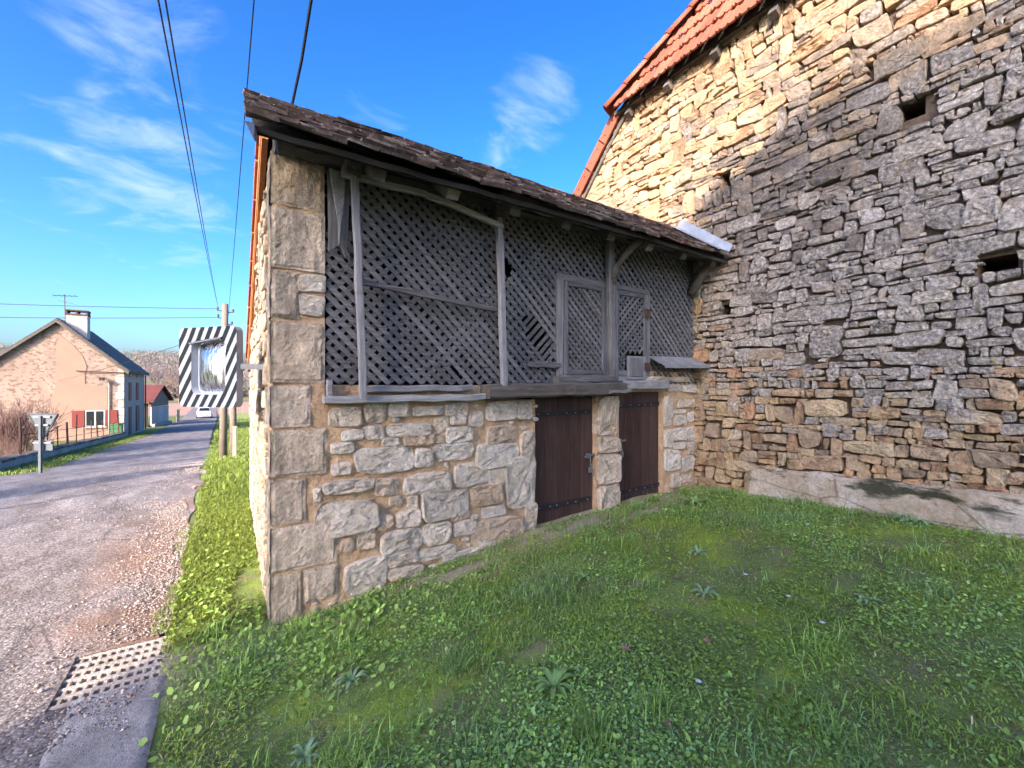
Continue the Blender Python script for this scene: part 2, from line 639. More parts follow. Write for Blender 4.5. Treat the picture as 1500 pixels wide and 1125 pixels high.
def m_land():
    t = NT('far_land', .95, .1)
    x, y, z = t.xyz()
    n = t.noise(.02, 5, .6)
    c = t.ramp(n, [(.3, (.08, .105, .03)), (.5, (.115, .13, .045)), (.7, (.14, .135, .06))])
    c = t.mix(t.math('MULTIPLY', t.step(y, 78, 84), t.step(y, 165, 150)), c, (.30, .19, .14))
    strip = t.voro(.012, t.mapping((.5, 1, 0)), out='Color')
    sc = t.xyz(strip)
    fld = t.ramp(sc[0], [(0, (.10, .13, .04)), (.3, (.17, .155, .07)), (.55, (.12, .145, .045)), (.8, (.20, .155, .10)), (1, (.09, .11, .04))], 'CONSTANT')
    c = t.mix(t.step(y, 170, 190), c, fld)
    wood = t.ramp(t.noise(.035, 6, .7), [(.3, (.115, .098, .092)), (.5, (.145, .123, .115)), (.7, (.165, .14, .13))])
    c = t.mix(t.step(t.math('ADD', z, t.math('MULTIPLY', t.noise(.012, 4), 8)), 6, 14), c, wood)
    return t.done(c, t.bump(t.noise(.5, 5), .5, .4))


def m_rooftile_old():
    t = NT('old_flat_tile', .9, .2)
    r = t.attr('rnd')
    c = t.ramp(r, [(0, (.045, .035, .03)), (.3, (.085, .06, .05)), (.6, (.12, .085, .07)), (.85, (.17, .14, .12)), (1, (.14, .07, .055))])
    n = t.noise(16, 6, .68)
    c = t.mix(.6, c, t.ramp(n, [(.32, (.25, .23, .22)), (.50, (.9, .9, .9)), (.66, (2.4, 2.4, 2.35))]), 'MULTIPLY')
    c = t.mix(t.step(t.noise(8, 5), .62, .74, 0, .7), c, (.10, .12, .04))
    c = t.mix(t.step(t.noise(30, 3), .62, .7, 0, .6), c, (.34, .33, .31))
    return t.done(c, t.bump(n, .7, .006))


def m_tile_orange():
    t = NT('orange_clay_tile', .75, .3)
    r = t.attr('rnd')
    c = t.ramp(r, [(0, (.20, .055, .030)), (.5, (.25, .072, .040)), (1, (.30, .10, .058))])
    c = t.mix(.5, c, t.ramp(t.noise(5, 5), [(.3, (.75, .72, .7)), (.7, (1.15, 1.15, 1.15))]), 'MULTIPLY')
    return t.done(c, t.bump(t.noise(60, 4), .2, .003))


def m_house_wall():
    t = NT('house_rubble_face', .95, .1)
    x, y, z = t.xyz()
    n = t.noise(1.4, 5, .6)
    c = t.ramp(n, [(.3, (.20, .145, .12)), (.55, (.25, .185, .15)), (.75, (.285, .225, .185))])
    st = t.noise(3.6, 5, .65, t.mapping((1, 1, 1.9)))
    c = t.mix(t.step(st, .50, .60, 0, .85), c, (.135, .085, .06))
    return t.done(c, t.bump(st, .6, .05))


MAT = {}
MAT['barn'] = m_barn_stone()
MAT['stone'] = m_lime_stone()
MAT['quoin'] = m_quoin()
MAT['mortar'] = m_mortar('sandy_mortar', (.46, .30, .175), (.58, .395, .24), (.67, .49, .32))
MAT['barn_core'] = m_mortar('barn_earth_mortar', (.08, .055, .040), (.13, .092, .066), (.19, .135, .095))
MAT['wood'] = m_wood('weathered_wood', (.030, .028, .028), (.10, .096, .096), (.24, .234, .236), 'x')
MAT['wood_v'] = m_wood('weathered_wood_upright', (.05, .047, .047), (.14, .135, .137), (.30, .295, .30), 'z')
MAT['slat_a'] = m_wood('lattice_wood_falling', (.042, .040, .040), (.118, .114, .118), (.235, .23, .238), 'x', R(45))
MAT['slat_b'] = m_wood('lattice_wood_rising', (.038, .036, .036), (.10, .096, .099), (.20, .195, .202), 'x', R(-45))
MAT['beam'] = m_wood('dark_oak_beam', (.030, .025, .021), (.095, .080, .068), (.20, .175, .15), 'x')
MAT['pale_wood'] = m_wood('silvered_wood', (.12, .113, .11), (.28, .27, .265), (.50, .49, .485), 'x')
MAT['new_wood'] = m_wood('stained_pine', (.28, .10, .035), (.40, .16, .06), (.48, .21, .085), 'y')
MAT['door'] = m_wood('brown_stained_plank', (.020, .0115, .0105), (.048, .026, .022), (.095, .058, .050), 'z', 0, .55)
MAT['iron'] = simple('black_iron', (.018, .018, .021), .6, .3, 20, .3, .002)
MAT['galv'] = simple('galvanised_steel', (.24, .25, .265), .5, .2, 20, .1, .001, metal=.7)
MAT['zinc'] = simple('zinc_sheet', (.34, .35, .37), .5, .35, 9, .25, .004, metal=.5)
MAT['rust'] = simple('rusty_iron', (.075, .042, .030), .9, .4, 25, .4, .003)
MAT['tile'] = m_rooftile_old()
MAT['orange'] = m_tile_orange()
MAT['road'] = m_road()
MAT['lawn'] = m_lawn()
MAT['land'] = m_land()
MAT['grass'] = m_tint('grass_blade', .45, .22)
MAT['leafy'] = m_tint('leaf_surface', .42, .18)
MAT['pebble'] = m_tint('limestone_chips', .9, 0)
MAT['twig'] = simple('bare_twig', (.15, .09, .075), .9, .3, 3, .2)
MAT['far_twig'] = simple('far_bare_wood', (.135, .10, .082), .95, .25, .4, 0)
MAT['concrete'] = simple('grey_concrete', (.40, .34, .285), .9, .35, 12, .9, .012)
MAT['apron'] = m_mortar('pitted_concrete', (.27, .25, .235), (.39, .365, .345), (.48, .455, .43))
MAT['house'] = m_house_wall()
MAT['house_side'] = simple('limewashed_stone', (.30, .255, .225), .95, .2, 2, .4, .03)
MAT['ochre'] = simple('ochre_render', (.245, .155, .115), .95, .10, .9, .1, .01)
MAT['white'] = simple('white_render', (.36, .33, .305), .9, .12, 3, .1)
MAT['slate'] = simple('dark_roof_tile', (.075, .066, .062), .85, .35, 3, .5, .03)
MAT['redroof'] = simple('rusty_red_sheet', (.10, .030, .026), .8, .3, 1.5, .1)
MAT['redpaint'] = simple('faded_red_paint', (.14, .026, .020), .6, .15, 8, .05)
MAT['maroon'] = simple('maroon_paint', (.11, .035, .032), .6, .2, 6, .05)
MAT['green'] = simple('green_bin_plastic', (.05, .13, .06), .5, .2, 5, .05)
MAT['pole'] = simple('weathered_pole', (.17, .135, .108), .9, .2, 4, .3, .01)
MAT['stake'] = simple('pale_stake', (.27, .25, .20), .9, .2, 6, .2)
MAT['cable'] = simple('black_cable', (.012, .012, .014), .6, .1, 5, 0)
MAT['signback'] = simple('sign_back_steel', (.075, .086, .098), .65, .2, 6, .05)
MAT['mwhite'] = simple('mirror_white_enamel', (.20, .222, .27), .7, .06, 12, .03, spec=.1)
MAT['mblack'] = simple('mirror_dark_stripe', (.010, .013, .016), .8, .1, 12, .03, spec=.1)
MAT['carpaint'] = simple('white_car_paint', (.5, .51, .53), .25, .03, 3, 0, spec=.5)
MAT['glass'] = simple('dark_glass', (.015, .018, .022), .08, .1, 3, 0, spec=.6)
MAT['rubber'] = simple('black_rubber', (.02, .02, .02), .8, .1, 9, .1)
MAT['plant_dark'] = simple('dark_conifer', (.03, .055, .025), .8, .3, 3, .2)
MAT['dryleaf'] = simple('dry_brown_leaf', (.26, .15, .10), .8, .3, 30, .3, .003)
MAT['petal'] = simple('white_petal', (.8, .8, .78), .6, .05, 10, 0)
MAT['wire'] = simple('rusty_wire', (.105, .09, .085), .7, .3, 20, 0)
MAT['dark'] = simple('shade_toned_wood', (.035, .030, .026), .95, .3, 4, .3)  # interior shade put into the colour; fascia boards share the tone


def m_mirror():
    t = NT('dirty_mirror', .2, .5)
    st = t.noise(9, 4, .6, t.mapping((6, 6, .45)))
    x, y, z = t.xyz()
    c = t.ramp(st, [(.35, (.30, .32, .36)), (.6, (.55, .58, .63))])
    return t.done(c, None, t.step(st, .35, .65, .16, .36), 1.0)


MAT['mirror'] = m_mirror()


def m_plinth():
    t = NT('old_cement_skirt', .93, .15)
    x, y, z = t.xyz()
    n = t.noise(3, 6, .65)
    c = t.ramp(n, [(.3, (.40, .30, .20)), (.5, (.55, .44, .33)), (.62, (.64, .56, .48)), (.75, (.74, .68, .62))])
    c = t.mix(t.step(t.noise(15, 6, .7), .5, .68, 0, .5), c, (.30, .22, .13))
    top = t.math('ADD', z, t.math('MULTIPLY', y, .03))
    pitn = t.noise(38, 6, .78)
    c = t.mix(.75, c, t.ramp(pitn, [(.30, (.45, .42, .38)), (.44, (.88, .87, .85)), (.68, (1.25, 1.25, 1.25))]), 'MULTIPLY')
    crk = t.voro(1.6, t.mapping((1, 1, 2.2)), 'DISTANCE_TO_EDGE')
    c = t.mix(t.math('MULTIPLY', t.step(t.math('ADD', crk, t.math('MULTIPLY', t.noise(12, 4), .06)), .055, .035), .6), c, (.16, .12, .09))
    moss = t.math('MULTIPLY', t.step(t.noise(2.8, 6, .62, t.mapping((1, .7, 2.2))), .52, .62), t.math('MULTIPLY', t.step(top, .52, .62), t.step(top, .86, .76)))
    c = t.mix(t.math('MULTIPLY', moss, .92), c, (.028, .034, .016))
    return t.done(c, t.bump(t.math('ADD', t.math('ADD', t.noise(14, 7, .72), t.math('MULTIPLY', pitn, .5)), t.math('MULTIPLY', moss, .4)), 1.0, .03))


MAT['plinth'] = m_plinth()

# ------------------------------------------------------------------ the lie of the land
RY = np.array([-900, -60, -10, 5.5, 8, 10, 12, 14, 16, 18, 21, 36, 50, 70, 100, 260, 330, 420, 560, 760, 980, 1300, 2200])
RH = np.array([60, 1.5, .1, 0, -.10, -.32, -.60, -.83, -1.05, -1.17, -1.28, -1.9, -2.3, -2.7, -3.0, -3.2, -1, 5, 17, 33, 48, 44, 40.])
BX = np.array([-60, -5.2, -.62, 0, .9, 2.06, 3, 4.37, 12, 80])
BH = np.array([.4, 0, 0, 0, .10, .27, .31, .36, .5, 1.5])


def ground_h(x, y):
    x = np.asarray(x, dtype=float)
    y = np.asarray(y, dtype=float)
    r = np.interp(y, RY, RH)
    b = np.interp(x, BX, BH)
    fade = np.clip(1 - (y - 3) / 20, 0, 1)
    lawn = .045 * np.clip(-y, 0, 8) * np.clip(x / 4.37, 0, 1.5)
    side = np.clip((np.abs(x) - 140) / 500, 0, 1.6) ** 1.3 * 55 * np.clip((600 - y) / 500, .15, 1)
    hill = np.where(y > 300, (fbm2(x / 170, y / 260, 5) - .5) * np.clip((y - 300) / 400, 0, 1) * 34, 0)
    side = np.where(y > 300, side * .25, side)
    return r + b * fade + lawn + side + hill


def gh(x, y):
    return float(ground_h(x, y))


def lawn_bump(x, y):
    return (fbm2(np.asarray(x) * 2.1, np.asarray(y) * 2.1, 3) - .5) * .05 * np.clip(np.minimum(np.asarray(x) + .75, 1) * 1.3, 0, 1)


def axis_coords(dense0, dense1, step, far, grow=1.28):
    a = list(np.arange(dense0, dense1 + 1e-6, step))
    s = step
    while a[-1] < far:
        s *= grow
        a.append(a[-1] + s)
    s = step
    while a[0] > -far:
        s *= grow
        a.insert(0, a[0] - s)
    return np.array(a)


def sheet(name, xs, ys, off, mat, extra=None, kind='structure', keep=None):
    X, Y = np.meshgrid(xs, ys)
    Z = ground_h(X, Y) + off
    if extra is not None:
        Z = Z + extra(X, Y)
    nx, ny = len(xs), len(ys)
    v = np.stack([X.ravel(), Y.ravel(), Z.ravel()], 1)
    i = np.arange(nx - 1)[None, :] + np.arange(ny - 1)[:, None] * nx
    f = np.stack([i, i + 1, i + 1 + nx, i + nx], -1).reshape(-1, 4)
    if keep is not None:
        cx = (X[:-1, :-1] + X[1:, 1:]).ravel() / 2
        cy = (Y[:-1, :-1] + Y[1:, 1:]).ravel() / 2
        f = f[keep(cx, cy)]
    return raw_mesh(name, v, f, 4, mat, kind=kind, smooth=True)


g = sheet('ground', axis_coords(-14, 14, .5, 1900), axis_coords(-14, 60, .5, 1900), -.05, MAT['land'],
          keep=lambda x, y: np.ones(len(x), bool))
tag(g, 'fields and wooded hillside beyond the village road', 'ground')

# road: right edge drifts away from the shed, left edge along the low wall, a fork past the camera


def road_edge_r(y):
    return np.interp(y, [-12, -3, 6, 10.4, 19, 36, 70, 110], [-.62, -.62, -.64, -.86, -1.1, -1.5, -2.0, -3.2])


def road_edge_l(y):
    return np.interp(y, [-12, 13, 36, 50, 70, 110], [-5.3, -5.15, -5.25, -5.6, -6.0, -7.4])


ry = np.concatenate([np.arange(-6, 24, .12), np.arange(24, 112, .6)])
rt = np.linspace(0, 1, 60)
RX = road_edge_l(ry)[:, None] * (1 - rt) + road_edge_r(ry)[:, None] * rt
RYY = np.repeat(ry[:, None], len(rt), 1)
edge = np.clip(np.minimum(rt, 1 - rt) * 12, 0, 1)[None, :]
RX = RX + (fbm2(RYY * 1.3, RX * .1, 9) - .5) * .22 * (1 - edge)
RZ = ground_h(RX, RYY) + .012 + (fbm2(RX * 1.1, RYY * .9, 21) - .5) * .035 * edge
i0 = np.arange(len(rt) - 1)[None, :] + np.arange(len(ry) - 1)[:, None] * len(rt)
rf = np.stack([i0, i0 + 1, i0 + 1 + len(rt), i0 + len(rt)], -1).reshape(-1, 4)
gx, gy = (RX[:-1, :-1] + RX[1:, 1:]).ravel() / 2, (RYY[:-1, :-1] + RYY[1:, 1:]).ravel() / 2
rf = rf[~((gx > -.93) & (gx < -.46) & (gy > -.19) & (gy < .205))]
road = raw_mesh('road', np.stack([RX.ravel(), RYY.ravel(), RZ.ravel()], 1), rf, 4, MAT['road'], kind='structure', smooth=True)
tag(road, 'worn grey and pinkish asphalt road with gravelly edges', 'road')

lawn = sheet('lawn', np.arange(-.70, 4.72, .06), np.arange(-6, .5, .06), .006, MAT['lawn'], lawn_bump,
             keep=lambda x, y: (((y < .12) & (x > -.58)) | ((x < .14) & (x > -.58))) & ~((x < -.53) & (y > -.24) & (y < .28)))
tag(lawn, 'mossy soil under the lawn in front of the shed', 'ground')
verge = sheet('verge', np.arange(-1.5, .2, .06), np.arange(.42, 24, .12), .004, MAT['lawn'], lawn_bump,
              keep=lambda x, y: x > road_edge_r(y) - .32)
tag(verge, 'grassy bank between the road and the shed', 'ground')
farverge = sheet('field_edge', np.arange(-1.0, 26, .5), np.arange(4.5, 80, .5), .002, MAT['lawn'],
                 keep=lambda x, y: (x > road_edge_r(y) + .4) & (x > .2))
tag(farverge, 'grass behind the shed beside the road', 'ground')
leftverge = sheet('roadside_grass', np.arange(-7.6, -4.9, .1), np.arange(4, 48, .25), .004, MAT['lawn'],
                  keep=lambda x, y: x < road_edge_l(y) - .02)
tag(leftverge, 'grass strip between the road and the low garden wall', 'ground')

# ------------------------------------------------------------------ stones


def stone(mb, s, h, w, ht, frame, proud, a, n=14, skew=.12, sq=None, rough=1.0, back=.075):
    """one rough stone face centred at (s,h) in the wall's plane; frame = (origin, along, up, out)"""
    O, U, V, Nn = frame
    p = sq or rng.uniform(3.4, 7.5)
    k = min(w, ht)
    cj = [(rng.uniform(-skew, skew) * k, rng.uniform(-skew, skew) * k) for _ in range(4)]
    ph = rng.uniform(0, 6.28)
    am = rng.uniform(.03, .08) * rough
    out = []
    for i in range(n):
        t = 2 * math.pi * (i + rng.uniform(-.22, .22)) / n
        c, d = math.cos(t), math.sin(t)
        x = math.copysign(abs(c) ** (2 / p), c)
        y = math.copysign(abs(d) ** (2 / p), d)
        m = 1 + am * math.sin(3 * t + ph) * .5 + rng.uniform(-am, am) * .6
        bx, by = (x + 1) / 2, (y + 1) / 2
        ox = sum(cj[q][0] * wt for q, wt in enumerate(((1 - bx) * (1 - by), bx * (1 - by), bx * by, (1 - bx) * by)))
        oy = sum(cj[q][1] * wt for q, wt in enumerate(((1 - bx) * (1 - by), bx * (1 - by), bx * by, (1 - bx) * by)))
        out.append((s + x * m * w / 2 + ox, h + y * m * ht / 2 + oy))
    tx, ty = rng.uniform(-.10, .10) * rough, rng.uniform(-.14, .14) * rough
    vs_ = []
    ins = min(.010, .12 * k)
    sd = Vector((rng.uniform(0, 50), rng.uniform(0, 50), rng.uniform(0, 50)))
    fq = rng.uniform(14, 26)

    def P(x, y, d, wob=0.0):
        q = O + U * x + V * y
        if wob:
            d += proud * wob * rough * (.75 * mnoise.noise(q * fq + sd) + .45 * mnoise.noise(q * fq * 2.7 + sd) + .25 * mnoise.noise(q * fq * 6.1))
            q = q + (U * mnoise.noise(q * 40 + sd) + V * mnoise.noise(q * 40 - sd)) * .004 * rough
        return q + Nn * d
    for (f, d, wob) in ((0, -back, 0), (0, proud * .45, .35), (.4, proud * .9, .8), (1.0, proud, 1.0)):
        for (x, y) in out:
            dx, dy = x - s, y - h
            L_ = math.hypot(dx, dy) + 1e-6
            sh = min(f * ins, L_ * .6)
            xx, yy = x - dx / L_ * sh, y - dy / L_ * sh
            vs_.append(P(xx, yy, d + ((xx - s) * tx + (yy - h) * ty if f else 0), wob))
    inner = (.80, .60, .40, .20) if k > .10 else (.62, .30)
    for sc_ in inner:
        for (x, y) in out:
            q_ = sc_ + rng.uniform(-.06, .06)
            xx, yy = s + (x - s) * q_ + rng.uniform(-.02, .02) * k, h + (y - h) * q_ + rng.uniform(-.02, .02) * k
            vs_.append(P(xx, yy, proud * 1.05 + (xx - s) * tx + (yy - h) * ty, 1.0))
    nr_ = 3 + len(inner)
    vs_.append(P(s, h, proud * 1.05, 1.0))
    fs = []
    for r_ in range(nr_):
        for i in range(n):
            k2 = (i + 1) % n
            fs.append((r_ * n + i, r_ * n + k2, (r_ + 1) * n + k2, (r_ + 1) * n + i))
    for i in range(n):
        fs.append((nr_ * n + i, nr_ * n + (i + 1) % n, (nr_ + 1) * n))
    mb.add(vs_, fs, a)
    return mb


def courses(s0, s1, h0, h1, blocked, hs=(.05, .17), wmed=1.9, keep=None, span=.10, split=.22, gap=.010, seed=1):
    """a rubble wall laid in wandering courses -> list of (s, h, w, ht)"""
    rr = random.Random(seed)
    res = []
    rows = []
    y = h0
    while y < h1:
        rh = min(max(rr.lognormvariate(math.log((hs[0] * hs[1]) ** .5), .38), hs[0]), hs[1])
        rows.append((y, y + rh))
        y += rh

    def bnd(i, s):
        yv = rows[i][0] if i < len(rows) else rows[-1][1]
        return yv + (float(noise2(s * 1.1, i * 7.3, seed)) - .5) * .05 + (float(noise2(s * 3.7, i * 3.1, seed + 5)) - .5) * .02
    taken = [[] for _ in range(len(rows) + 3)]
    for i, (ya, yb) in enumerate(rows):
        rh = yb - ya
        s = s0
        while s < s1:
            hit = [b for b in taken[i] if b[0] - 1e-6 <= s + .012 < b[1]]
            if hit:
                s = hit[0][1]
                continue
            w = rh * rr.lognormvariate(math.log(wmed), .45)
            w = max(.045, min(w, .36))
            nxt = min([b[0] for b in taken[i] if b[0] > s + .01] + [s1])
            if s + w > nxt - .045:
                w = nxt - s
            mid = s + w / 2
            lo, hi = bnd(i, mid), bnd(i + 1, mid)
            if w < .03 or hi - lo < .018:
                s += w
                continue
            q = rr.random()
            if q < span and i + 1 < len(rows) and (rows[i + 1][1] - ya) < .25 and w > .08:
                hi = bnd(i + 2, mid)
                taken[i + 1].append((s, s + w))
                res.append((mid, (lo + hi) / 2, w - gap, hi - lo - gap))
            elif q < span + split and hi - lo > .085 and w > .07:
                f = rr.uniform(.3, .7)
                m1 = lo + (hi - lo) * f
                res.append((mid, (lo + m1) / 2, w - gap, m1 - lo - gap * .8))
                if rr.random() < .5 and w > .16:
                    g_ = rr.uniform(.35, .65)
                    res.append((s + w * g_ / 2, (m1 + hi) / 2, w * g_ - gap, hi - m1 - gap * .8))
                    res.append((s + w * (1 + g_) / 2, (m1 + hi) / 2, w * (1 - g_) - gap, hi - m1 - gap * .8))
                else:
                    res.append((mid, (m1 + hi) / 2, w - gap, hi - m1 - gap * .8))
            else:
                res.append((mid, (lo + hi) / 2, w - gap, hi - lo - gap))
            s += w
    out = []
    for (s, h, w, ht) in res:
        if w < .02 or ht < .012:
            continue
        for b in blocked:
            if b[0] < s + w / 2 and b[1] > s - w / 2 and b[2] < h + ht / 2 and b[3] > h - ht / 2:
                l_, r_, d_, u_ = b[0] - (s - w / 2), (s + w / 2) - b[1], b[2] - (h - ht / 2), (h + ht / 2) - b[3]
                a_l, a_r, a_d, a_u = l_ * ht, r_ * ht, d_ * w, u_ * w
                m_ = max(a_l, a_r, a_d, a_u)
                if m_ == a_l:
                    s, w = s - w / 2 + l_ / 2, l_ - .006
                elif m_ == a_r:
                    s, w = s + w / 2 - r_ / 2, r_ - .006
                elif m_ == a_d:
                    h, ht = h - ht / 2 + d_ / 2, d_ - .006
                else:
                    h, ht = h + ht / 2 - u_ / 2, u_ - .006
        if w < .02 or ht < .014:
            continue
        if keep and not keep(s, h, w, ht):
            continue
        out.append((s, h, w, ht))
    return out


def add_attr2(ob, val):
    me = ob.data
    at = me.attributes.new('rnd2', 'FLOAT', 'POINT')
    at.data.foreach_set('value', np.asarray(val, dtype=np.float32) if hasattr(val, '__len__') else np.full(len(me.vertices), val, np.float32))


# ------------------------------------------------------------------ the barn on the right
BXW = 4.37                                  # plane of the gable wall
barn = thing('stone_barn', 'tall rubble stone barn gable with small square holes and orange half-hipped roof', 'barn', (BXW + 3, -2.4, .4))
HOLES = [(-1.93, 3.79, .15, .14), (-.38, 3.85, .12, .15), (-2.39, 2.436, .19, .11), (-.38, 2.41, .13, .12)]
core = MB()
ycut = sorted({-9.6, .86, 1.2} | {c for (y, h, w, t) in HOLES for c in (y - w / 2, y + w / 2)})
zcut = sorted({-.3, 5.66} | {c for (y, h, w, t) in HOLES for c in (h - t / 2, h + t / 2)})
FX = BXW + .048
for a in range(len(ycut) - 1):
    for b in range(len(zcut) - 1):
        ym, zm = (ycut[a] + ycut[a + 1]) / 2, (zcut[b] + zcut[b + 1]) / 2
        if any(abs(ym - y) < w / 2 and abs(zm - h) < t / 2 for (y, h, w, t) in HOLES):
            continue
        zt_ = 5.34 if (ym > .86 and zcut[b + 1] > 5.4) else zcut[b + 1]
        core.add([(FX, ycut[a], zcut[b]), (FX, ycut[a], zt_), (FX, ycut[a + 1], zt_), (FX, ycut[a + 1], zcut[b])], [(0, 1, 2, 3)])
core.add([(FX, 1.2, -.3), (FX, 1.2, 5.30), (FX, 3.55, 3.0), (FX, 3.55, -.3)], [(0, 1, 2, 3)])
for (y, h, w, t) in HOLES:
    y0, y1, z0, z1 = y - w / 2, y + w / 2, h - t / 2, h + t / 2
    D = FX + .45
    core.add([(FX, y0, z0), (FX, y1, z0), (FX, y1, z1), (FX, y0, z1), (D, y0, z0), (D, y1, z0), (D, y1, z1), (D, y0, z1)],
             [(0, 1, 5, 4), (1, 2, 6, 5), (2, 3, 7, 6), (3, 0, 4, 7), (4, 5, 6, 7)])
core.build('wall', MAT['barn_core'], barn)
b2 = MB()                                   # side and rear walls close the body
b2.box(FX + .5, FX + 9, -9.6, 3.5, -.3, 3.1)
b2.build('rear_wall', MAT['barn_core'], barn)
frame_barn = (Vector((BXW, 0, 0)), Vector((0, -1, 0)), Vector((0, 0, 1)), Vector((-1, 0, 0)))
blk = [(-y - w / 2, -y + w / 2, h - t / 2, h + t / 2) for (y, h, w, t) in HOLES]


def keep_barn(s, h, w, ht):
    y = -s
    if h > 5.52 or h > 5.34 - (y - 1.14) * .985:
        return False
    if y > .12 and h < 3.15:
        return False
    if h < gh(BXW, y) - .06:
        return False
    return True


lst = courses(-2.4, 4.6, .26, 5.65, blk, (.042, .138), 1.65, keep_barn, seed=5, gap=.006, span=.14, split=.22)
lst = [q for q in lst if not (q[0] > .66 and q[1] + q[3] / 2 < .78 - (.06 if q[0] < .9 else 0))]
lst.sort(key=lambda q: -(q[2] * q[3]) / ((Vector((BXW, -q[0], q[1])) - CAM).length_squared) * (1 if q[0] < 2.6 else .2))
rest = MB()
rest2 = []
for i, (s, h, w, ht) in enumerate(lst):
    a = rng.random()
    r2 = rng.random()
    pr = rng.uniform(.005, .026)
    if i < 300:
        mb = stone(MB(), s, h, w, ht, frame_barn, pr, a, n=20, skew=.22)
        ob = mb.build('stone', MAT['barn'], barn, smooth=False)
        add_attr2(ob, r2)
    else:
        n0 = len(rest.v)
        stone(rest, s, h, w, ht, frame_barn, pr, a, n=12, skew=.22)
        rest2 += [r2] * (len(rest.v) - n0)
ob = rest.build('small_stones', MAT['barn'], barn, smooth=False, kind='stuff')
add_attr2(ob, rest2)

# pinning chips squeezed into the joints
chips = MB()
c2 = []
for k in range(1900):
    s, h = rng.uniform(-2.0, 4.2), rng.uniform(.5, 5.2)
    if not keep_barn(s, h, .03, .02) or (s > .6 and h < .85) or any(b[0] < s < b[1] and b[2] < h < b[3] for b in blk):
        continue
    n0 = len(chips.v)
    stone(chips, s, h, rng.uniform(.025, .07), rng.uniform(.012, .03), frame_barn, rng.uniform(.0, .012), rng.random(), n=7)
    c2 += [rng.random()] * (len(chips.v) - n0)
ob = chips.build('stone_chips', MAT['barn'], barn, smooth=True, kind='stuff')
add_attr2(ob, c2)

# cement skirt along the foot


def plinth_pt(u, v):
    y = -.60 - u * 4.2
    base = gh(BXW, y) - .08
    top = np.interp(-y, [.6, .75, 1.2, 1.8, 2.5, 3.2, 4.8], [.70, .745, .755, .80, .84, .84, .86]) + (float(fbm2(y * 4, 3, 2)) - .5) * .06
    z = base + (top - base) * v
    d = .055 + .03 * (1 - v) + (float(fbm2(y * 5, z * 5, 8)) - .5) * .05
    if v > .93:
        d = .0
    if u < .012:
        d = 0
    return (BXW - d, y, z)


MB().grid(plinth_pt, 140, 24).build('cement_skirt', MAT['plinth'], barn, smooth=True)

# half-hipped roof
EX, EZ, HS = BXW - .17, 5.36, math.tan(R(60))       # eave line, slope of the hip end


def hip_y(z):                               # where the hip crosses height z (45 degree main slope)
    return 1.20 - (z - EZ)


up = Vector((math.cos(R(60)), 0, math.sin(R(60))))
nrm_h = Vector((-math.sin(R(60)), 0, math.cos(R(60))))
slab = MB()
top = 4.1
slab.add([(EX + .05, 1.12, EZ - .02), (EX + .05, -9.6, EZ - .02), (EX + top / HS + .05, -9.6 + top, EZ + top - .02), (EX + top / HS + .05, 1.12 - top, EZ + top - .02)], [(0, 1, 2, 3)])
slab.build('hip_roof_deck', MAT['beam'], barn)
tw, te = .215, .34
rowi = 0
count = 0
tile_rest = MB()


def mech_tile(mb, y, z0, ln, wd, a, lift):
    """ribbed interlocking tile; its lower end stands proud of the course below"""
    prof = [(0, .0), (.10, .028), (.2, .006), (.42, .004), (.5, .022), (.6, .004), (.84, .004), (.92, .026), (1, .008)]
    p0 = Vector((EX, y, EZ)) + up * z0
    vs_ = []
    for (k, l) in ((0, lift), (ln, 0.002)):
        for (f, hgt) in prof:
            vs_.append(p0 + up * k + Vector((0, -f * wd, 0)) + nrm_h * (hgt + l))
    for (f, hgt) in prof:
        vs_.append(p0 + Vector((0, -f * wd, 0)) + nrm_h * (lift - .018 + hgt * .6))
    n = len(prof)
    fs = [(i, i + 1, n + i + 1, n + i) for i in range(n - 1)] + [(2 * n + i, 2 * n + i + 1, i + 1, i) for i in range(n - 1)]
    fs.append((0, n, 2 * n))
    return mb.add(vs_, fs, a)


for r_ in range(9):
    z0 = r_ * te
    zz = EZ + z0 * up.z
    y = hip_y(zz + .12)
    while y > -4.6:
        a = rng.random()
        jj = rng.uniform(-.006, .006)
        if count < 300:
            mech_tile(MB(), y, z0 - .03 + jj, te + .03, tw, a, .032 + rng.uniform(0, .006)).build('roof_tile', MAT['orange'], barn)
        else:
            mech_tile(tile_rest, y, z0 - .03 + jj, te + .03, tw, a, .034)
        count += 1
        y -= tw
if tile_rest.v:
    tile_rest.build('roof_tiles', MAT['orange'], barn, kind='stuff')
# hip ridge tiles
hd = Vector((1 / HS, -1, 1)).normalized()
for k in range(9):
    p = Vector((EX - .01, 1.215, EZ + .05)) + hd * (k * .36)
    mb = MB()
    pts, n = [], 8
    sidev = hd.cross(Vector((0, 0, 1))).normalized()
    upv = sidev.cross(hd)
    for (d, rr_) in ((-.02, .105), (.37, .088)):
        for q in range(n + 1):
            an = math.pi * q / n
            pts.append(p + hd * d + sidev * math.cos(an) * rr_ + upv * (math.sin(an) * rr_ - .03))
    fs = [(q, q + 1, n + 2 + q, n + 1 + q) for q in range(n)]
    mb.add(pts, fs, rng.random())
    o_ = mb.build('hip_tile', MAT['orange'], barn, smooth=True)
    md = o_.modifiers.new('thick', 'SOLIDIFY')
    md.thickness = .016
